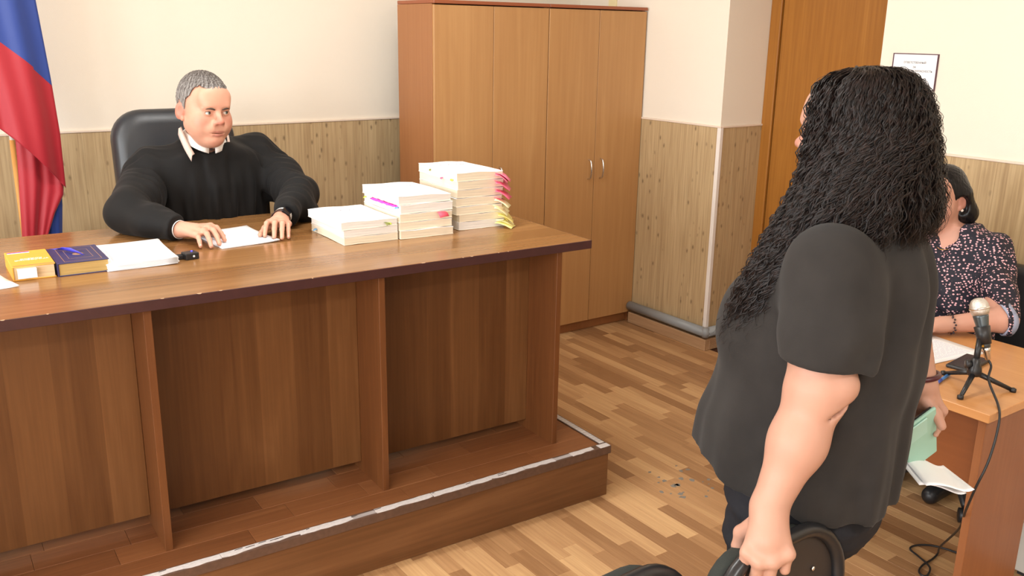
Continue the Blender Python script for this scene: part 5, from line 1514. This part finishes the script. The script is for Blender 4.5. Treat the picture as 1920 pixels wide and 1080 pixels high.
frame2(f, .040, .108, .05, .165, .040, .0012)
obj('cover_frame', f.mesh('cover_frame'), gold, nc)
em = MB().lathe([(.001, 0), (.016, 0), (.016, .0004), (.001, .0005)], 18, (.074, .107, .040)); em.lathe([(.001, 0.0004), (.010, 0.0004), (.010, .0008), (.001, .001)], 8, (.074, .107, .040))
obj('cover_emblem', em.mesh('emblem'), gold, nc)
rb = MB(); rb.grid([[Vector((.010 + .006 * i + .018 * j, .215 - .03 * j - .012 * i, .0412 + .006 * math.sin(j * .9) * (i + .4))) for i in range(3)] for j in range(7)])
obj('ribbon_marker', solid(rb.mesh('ribbon', True), .0004), plain('blue_ribbon', srgb(70, 66, 190), .5), nb)
# orange paperback with a tricolour corner
ob, oc = book('paperback_book', 'orange paperback law code with a tricolour band and white slip', (.302, 2.892, ZT), -.03, .113, .205, .042, plain('orange_cover', srgb(238, 170, 62), .45, var=.15, bscale=60), pagemat('cream_page_edges_paperback', srgb(240, 212, 170)))
for i, c in enumerate((srgb(240, 240, 244), srgb(60, 84, 200), srgb(222, 40, 60))):
    obj('tricolour_band', MB().box(.006, .066, .176 + .007 * i, .183 + .007 * i, .042, .0424).mesh('band'), plain('band_%d' % i, c, .5), oc)
obj('red_line', MB().box(.004, .111, .004, .008, .042, .0424).mesh('red_line'), plain('red_line', srgb(222, 60, 80), .5), oc)
tm = text_mesh('УГОЛОВНЫЙ\nКОДЕКС', .014, 'CENTER', .0002, 1.0)
obj('title_lettering', tm, M['paper'], oc, (.060, .085, .0423), (0, 0, PI))
obj('white_slip', MB().box(.012, .062, -.012, -.0105, .008, .034).mesh('white_slip'), M['paper'], ob)
obj('slip_fold', MB().box(.012, .062, -.011, .02, .034, .0345).mesh('slip_fold'), M['paper'], ob)
# items half out of frame at the left
nt = sheet('notepaper', 'white paper slips at the left end of the bench', (.232, 2.90, ZT), .22, .12, .17, 3, lines=False, fan=.1)
cp = thing('blue_bottle_cap', 'blue glossy round object at the very left edge of the bench', 'cap', (.205, 2.872, ZT + .004))
obj('cap_body', MB().lathe([(.002, 0), (.034, 0), (.038, .012), (.036, .040), (.028, .050), (.002, .052)], 28).mesh('cap_body', True), plain('cobalt_plastic', srgb(24, 40, 190), .25), cp)
obj('cap_ring', MB().lathe([(.036, .004), (.0395, .005), (.0395, .011), (.036, .012)], 28).mesh('cap_ring', True), plain('pale_blue_ring', srgb(190, 210, 240), .4), cp)
# voice recorder and small black box
rcd = thing('voice_recorder', 'small black recorder with a glowing blue light near the paper sheaf', 'recorder', (.808, 2.905, ZT), .12)
obj('body', MB().box(-.022, .022, -.018, .022, 0, .022, .003, 2).mesh('body'), M['black_plastic'], rcd)
bl = NT('blue_led'); bl.b.inputs['Base Color'].default_value = srgb(40, 40, 255); bl.b.inputs['Emission Color'].default_value = (.05, .05, 1, 1); bl.b.inputs['Emission Strength'].default_value = 3.0
obj('indicator_light', MB().lathe([(.001, 0), (.003, 0), (.0028, .0015), (.001, .002)], 10, (.008, .008, .022)).mesh('led'), bl.m, rcd)
obj('lens', MB().lathe([(.001, 0), (.0035, 0), (.0035, .0012), (.001, .0016)], 12, (.004, -.018, .011), axis=(0, -1, 0)).mesh('lens'), plain('white_lens', srgb(236, 236, 240), .2), rcd)
bx = thing('card_reader', 'flat black plastic gadget half under the paper sheaf', 'gadget', (.772, 2.918, ZT), .06)
obj('body', MB().box(-.02, .018, -.012, .014, 0, .013, .002, 2).mesh('body'), M['black_plastic'], bx)
obj('cover_plate', MB().box(-.016, .014, -.009, .011, .013, .0138, .0003).mesh('plate'), plain('matt_black', srgb(22, 22, 24), .7), bx)

# ================================================================= flag beside the wall
fl = thing('flag', 'white-blue-red flag hanging in folds from a pole beside the wall', 'flag', (.51, 4.26, ZP))
obj('pole_lower', MB().tube([(0, 0, 0.02), (0, 0, 1.035)], .0125, 12).mesh('pole_lower'), wood('pole_wood', srgb(170, 112, 52), srgb(204, 146, 78), srgb(222, 170, 104), 'Z', 1.0, .4), fl)
obj('pole_upper', MB().tube([(0, 0, 1.035), (0, 0, 2.35)], .011, 12).mesh('pole_upper'), plain('white_pole', srgb(240, 236, 228), .35), fl)
obj('pole_base', MB().lathe([(.16, 0), (.16, .012), (.04, .02), (.02, .06), (.016, .06)], 24).mesh('pole_base', True), M['chrome'], fl)
obj('finial', MB().lathe([(.002, 2.35), (.018, 2.36), (.022, 2.40), (.012, 2.44), (.002, 2.47)], 14).mesh('finial', True), plain('gold_finial', srgb(210, 170, 80), .3, 1.0), fl)
FLAGM = [plain('flag_white', srgb(238, 238, 242), .6), plain('flag_blue', srgb(32, 60, 136), .55, sheen=.2), plain('flag_red', srgb(164, 22, 38), .55, sheen=.2)]
def cloth(outline_l, outline_r, depth, seed, bounds, name, nu=46, nv=90, y0=0.0, amp=.022, folds=5.0):
    """hanging sheet between a left and a right edge polyline (x, z); bounds give the stripe borders as (z at left, z at right)"""
    zl = [p[1] for p in outline_l]; zr = [p[1] for p in outline_r]
    P = []
    for j in range(nv + 1):
        v = j / nv
        a = Vector((np.interp(v, np.linspace(0, 1, len(outline_l)), [p[0] for p in outline_l]), np.interp(v, np.linspace(0, 1, len(outline_l)), zl)))
        b = Vector((np.interp(v, np.linspace(0, 1, len(outline_r)), [p[0] for p in outline_r]), np.interp(v, np.linspace(0, 1, len(outline_r)), zr)))
        row = []
        for i in range(nu + 1):
            u = i / nu
            q = a.lerp(b, u)
            y = y0 - depth * math.sin(PI * u) + amp * math.sin(u * folds * PI + seed + 1.2 * v) * (.5 + .5 * v) + amp * .35 * math.sin(u * folds * 2.3 * PI + 2 * seed - 2 * v)
            row.append(Vector((q.x, y, q.y)))
        P.append(row)
    def mi(i, j):
        p = P[i][j]; u = j / nu
        for k, (z0, z1) in enumerate(bounds):
            if p.z > z0 + (z1 - z0) * u: return k
        return len(bounds)
    m = MB(); m.grid(P, mif=mi)
    return obj(name, solid(m.mesh(name, True), .0012), FLAGM, fl)
cloth([(-.36, 2.1), (-.34, 1.75), (-.27, 1.27)], [(.06, 2.1), (.135, 1.60), (.159, 1.28), (.171, 1.06), (.170, .83)], .02, .4, [(2.15, 1.72), (1.76, 1.255)], 'front_fold', y0=-.075, amp=.018, folds=4.0)
for o in [c for c in fl.children if c.name.startswith('front_fold')]:
    for v in o.data.vertices:       # the hem sags in a curve
        s = max(0.0, min(1.0, (1.45 - v.co.z) / .6)); u = max(0.0, min(1.0, (v.co.x + .27) / .44))
        v.co.z += .075 * s * math.sin(PI * u) * .8
cloth([(.012, 1.20), (.004, .95), (-.016, .62), (-.02, .35)], [(.16, 1.20), (.172, .90), (.160, .80), (.120, .728), (.072, .607), (.03, .40)], .012, 1.9, [(3, 3), (2.9, 2.9)], 'rear_fold', y0=-.035, amp=.010, folds=3.0)
cloth([(.008, 1.22), (.012, 1.0), (.04, .80), (.06, .40)], [(.15, 1.22), (.165, .90), (.156, .75), (.138, .58), (.13, .36)], .004, 3.0, [(3, 3), (-1, -1)], 'inner_fold', y0=-.015, amp=.008, folds=3.0)
# ================================================================= secretary's table top
TZ = .75
pp = sheet('printed_page', 'white printed page lying in front of the person in the spotted blouse', (2.665, 1.475, TZ), -.12 + PI / 2, .20, .285, 2, fan=.05, lm=plain('faint_print', srgb(206, 206, 216), .7))
mic = thing('microphone', 'handheld microphone with silver grille on a small black tripod', 'microphone', (2.467, 1.217, TZ))
def ml(p): return (p[0] - 2.467, p[1] - 1.217, p[2] - TZ)
hub = ml((2.466, 1.217, .800))
st = MB(); st.lathe([(.004, -.012), (.017, -.010), (.020, .0), (.017, .016), (.0125, .022), (.0125, .040), (.004, .042)], 18, hub)
obj('tripod_hub', st.mesh('tripod_hub', True), M['black_metal'], mic)
for tip in ((2.501, 1.322, .755), (2.362, 1.192, .755), (2.538, 1.138, .755)):
    tl_ = ml(tip)
    lg = obj('tripod_leg', MB().tube([hub, tl_], [.0085, .0055], 10).mesh('tripod_leg', True), M['black_metal'], mic)
    obj('rubber_foot', MB().lathe([(.003, -.005), (.0085, -.004), (.0085, .005), (.003, .008)], 12, tl_).mesh('rubber_foot', True), M['black_plastic'], lg)
obj('stand_post', MB().tube([(hub[0], hub[1], hub[2] + .03), ml((2.486, 1.226, .890))], .0085, 12).mesh('stand_post', True), M['black_metal'], mic)
kb = obj('clamp_knob', MB().lathe([(.004, 0), (.004, .012), (.012, .013), (.012, .026), (.004, .027)], 14, (hub[0], hub[1], hub[2] + .022), axis=(-.72, .69, .0)).mesh('clamp_knob', True), M['black_plastic'], mic)
a0 = Vector(ml((2.503, 1.214, .866))); a1 = Vector(ml((2.504, 1.250, .972))); ax = (a1 - a0).normalized()
obj('mic_clip', MB().tube([a0 + ax * .012 + Vector((-.006, -.002, 0)), a0 + ax * .062 + Vector((-.006, -.002, 0))], [.0175, .0215], 16).mesh('mic_clip', True), M['black_plastic'], mic)
obj('cable_tie', MB().tube([Vector(ml((2.488, 1.225, .868))) , Vector(ml((2.490, 1.226, .875)))], .0125, 14).mesh('cable_tie', True), plain('amber_tie', srgb(196, 140, 40), .4), mic)
obj('mic_body', MB().lathe([(.004, 0), (.0125, .0), (.0135, .01), (.0165, .06), (.0205, .088), (.0205, .092), (.004, .093)], 22, a0, axis=ax).mesh('mic_body', True), plain('gunmetal', srgb(92, 102, 108), .3, .7), mic)
gr = NT('steel_mesh'); gr.set(Base_Color=(.72, .70, .66, 1), Metallic=.85, Roughness=.35)
tc = gr.new('ShaderNodeTexCoord'); vo = gr.new('ShaderNodeTexVoronoi', i_Scale=620.0); gr.link(tc.outputs['Object'], vo.inputs['Vector'])
bp = gr.new('ShaderNodeBump', i_Strength=.7, i_Distance=.001); gr.link(vo.outputs['Distance'], bp.inputs['Height']); gr.link(bp.outputs['Normal'], gr.b.inputs['Normal'])
hd_ = obj('grille', MB().lathe([(.010, .090), (.0215, .094), (.0255, .104), (.0262, .112), (.0245, .124), (.0185, .135), (.010, .140), (.001, .1415)], 26, a0, axis=ax).mesh('grille', True), gr.m, mic)
obj('grille_band', MB().lathe([(.0240, .108), (.0272, .109), (.0272, .114), (.0240, .115)], 26, a0, axis=ax).mesh('grille_band', True), M['chrome'], hd_)
pl = obj('plug', MB().lathe([(.003, -.036), (.0075, -.034), (.0095, -.012), (.0115, -.010), (.0115, .002), (.003, .004)], 16, a0, axis=ax).mesh('plug', True), M['chrome'], mic)
cbl = [a0 - ax * .034, a0 - ax * .052 + Vector((0, -.006, 0)), Vector(ml((2.462, 1.172, .790))), Vector(ml((2.398, 1.108, .757))), Vector(ml((2.345, 1.073, .742))), Vector(ml((2.318, 1.062, .690))), Vector(ml((2.291, 1.059, .629))), Vector(ml((2.278, 1.072, .559))), Vector(ml((2.32, 1.108, .46))), Vector(ml((2.50, 1.205, .30))), Vector(ml((2.70, 1.35, .10))), Vector(ml((2.80, 1.405, .012))), Vector(ml((2.76, 1.40, .006))), Vector(ml((2.70, 1.398, .006))), Vector(ml((2.655, 1.385, .006))), Vector(ml((2.64, 1.365, .006))), Vector(ml((2.655, 1.355, .006))), Vector(ml((2.70, 1.375, .010))), Vector(ml((2.735, 1.435, .006))), Vector(ml((2.755, 1.480, .006))), Vector(ml((2.80, 1.478, .006))), Vector(ml((2.845, 1.44, .006))), Vector(ml((2.87, 1.36, .006))), Vector(ml((2.87, 1.25, .006)))]
obj('cable', MB().tube(curve_pts(cbl, 8), .0034, 8).mesh('cable', True), M['black_plastic'], mic)
pn = thing('pen', 'blue ballpoint pen lying under the tripod leg', 'pen', (2.47, 1.300, TZ + .0055))
dv = Vector((.122, .022, 0)).normalized()
obj('barrel', MB().lathe([(.001, -.066), (.0025, -.060), (.0048, -.052), (.0048, .03), (.001, .031)], 10, axis=dv).mesh('barrel', True), plain('pale_blue_barrel', srgb(84, 150, 226), .3), pn)
obj('cap', MB().lathe([(.001, .03), (.0056, .03), (.0056, .060), (.004, .066), (.001, .067)], 10, axis=-dv).mesh('cap', True), plain('blue_cap', srgb(36, 88, 200), .3), pn)
ph = thing('mobile_phone', 'black phone lying behind the microphone tripod', 'phone', (2.645, 1.328, TZ), .12)
obj('case', MB().box(-.075, .075, -.036, .036, 0, .011, .004, 2).mesh('case'), M['black_plastic'], ph)
obj('screen', MB().box(-.070, .070, -.032, .032, .011, .0114).mesh('screen'), plain('dark_glass', srgb(20, 20, 22), .25), ph)

# sign on the wall
sg = thing('wall_notice', 'framed white notice with black print on the wall right of the door', 'sign', (XB, 2.292, 1.562))
obj('notice_sheet', MB().box(-.006, -.001, -.101, .101, -.073, .073).mesh('notice_sheet'), M['paper'], sg)
f = MB()
for y0, y1, z0, z1 in ((-.104, .104, .072, .0755), (-.104, .104, -.0755, -.072), (-.104, -.1005, -.072, .072), (.1005, .104, -.072, .072)): f.box(-.009, -.001, y0, y1, z0, z1)
obj('notice_frame', f.mesh('notice_frame'), plain('dark_plum_frame', srgb(86, 50, 64), .4), sg)
for tx, sz, zz, bold in (('ОТВЕТСТВЕННЫЙ', .0115, .038, 0), ('ЗА', .0115, .019, 0), ('ПОЖАРНУЮ БЕЗОПАСНОСТЬ', .0115, .003, 0), ('НКО П.В.', .021, -.034, .0004)):
    o = obj('notice_lettering', text_mesh(tx, sz, 'RIGHT' if bold else 'CENTER', .0002, 1.0, bold), M['ink_dark'], sg, (-.0065, -.066 if bold else 0, zz), (PI / 2, 0, -PI / 2))

# mint phone wallet and folded paper held by the standing person
wmW = frame(W_LOC, W_PHI)
def held(name, label, cat, p): 
    t = thing(name, label, cat, wmW @ Vector(p)); return t
pw = held('phone_case', 'mint green folding phone case held at the standing person\'s side', 'phone case', (-.204, .160, .865))
pw.rotation_euler = Euler((0.30, -0.50, W_PHI + PI / 2 + .9))
b = MB().box(-.042, .042, -.004, .004, -.085, .075, .003, 2)
obj('case_back', b.mesh('case_back'), plain('mint_leatherette', srgb(150, 190, 172), .5), pw)
obj('case_flap', MB().box(-.042, .012, -.0085, -.0045, .02, .072, .002).mesh('case_flap'), plain('mint_leatherette_flap', srgb(160, 198, 184), .5), pw)
obj('phone_edge', MB().box(-.039, .039, .0042, .011, -.08, .07, .002).mesh('phone_edge'), M['black_plastic'], pw)
fp = held('folded_paper', 'curled white paper held together with the mint phone case', 'paper', (-.200, .185, .800))
fp.rotation_euler = Euler((0, 0, W_PHI + .5))
P = []
for j in range(13):
    v = j / 12
    P.append([Vector((-.075 + .15 * i / 10 , .012 * math.sin(PI * v) - .05 + .1 * v, .018 * (math.cos(2 * PI * v * .55) - 1) + .02 * (i / 10) * v)) for i in range(11)])
m = MB(); m.grid(P)
obj('sheet', solid(m.mesh('sheet', True), .0006), M['paper'], fp)
P2 = [[p + Vector((.01, .01, .004 + .010 * j / 12)) for p in r] for j, r in enumerate(P)]
m = MB(); m.grid(P2)
obj('sheet', solid(m.mesh('sheet', True), .0006), M['paper'], fp)
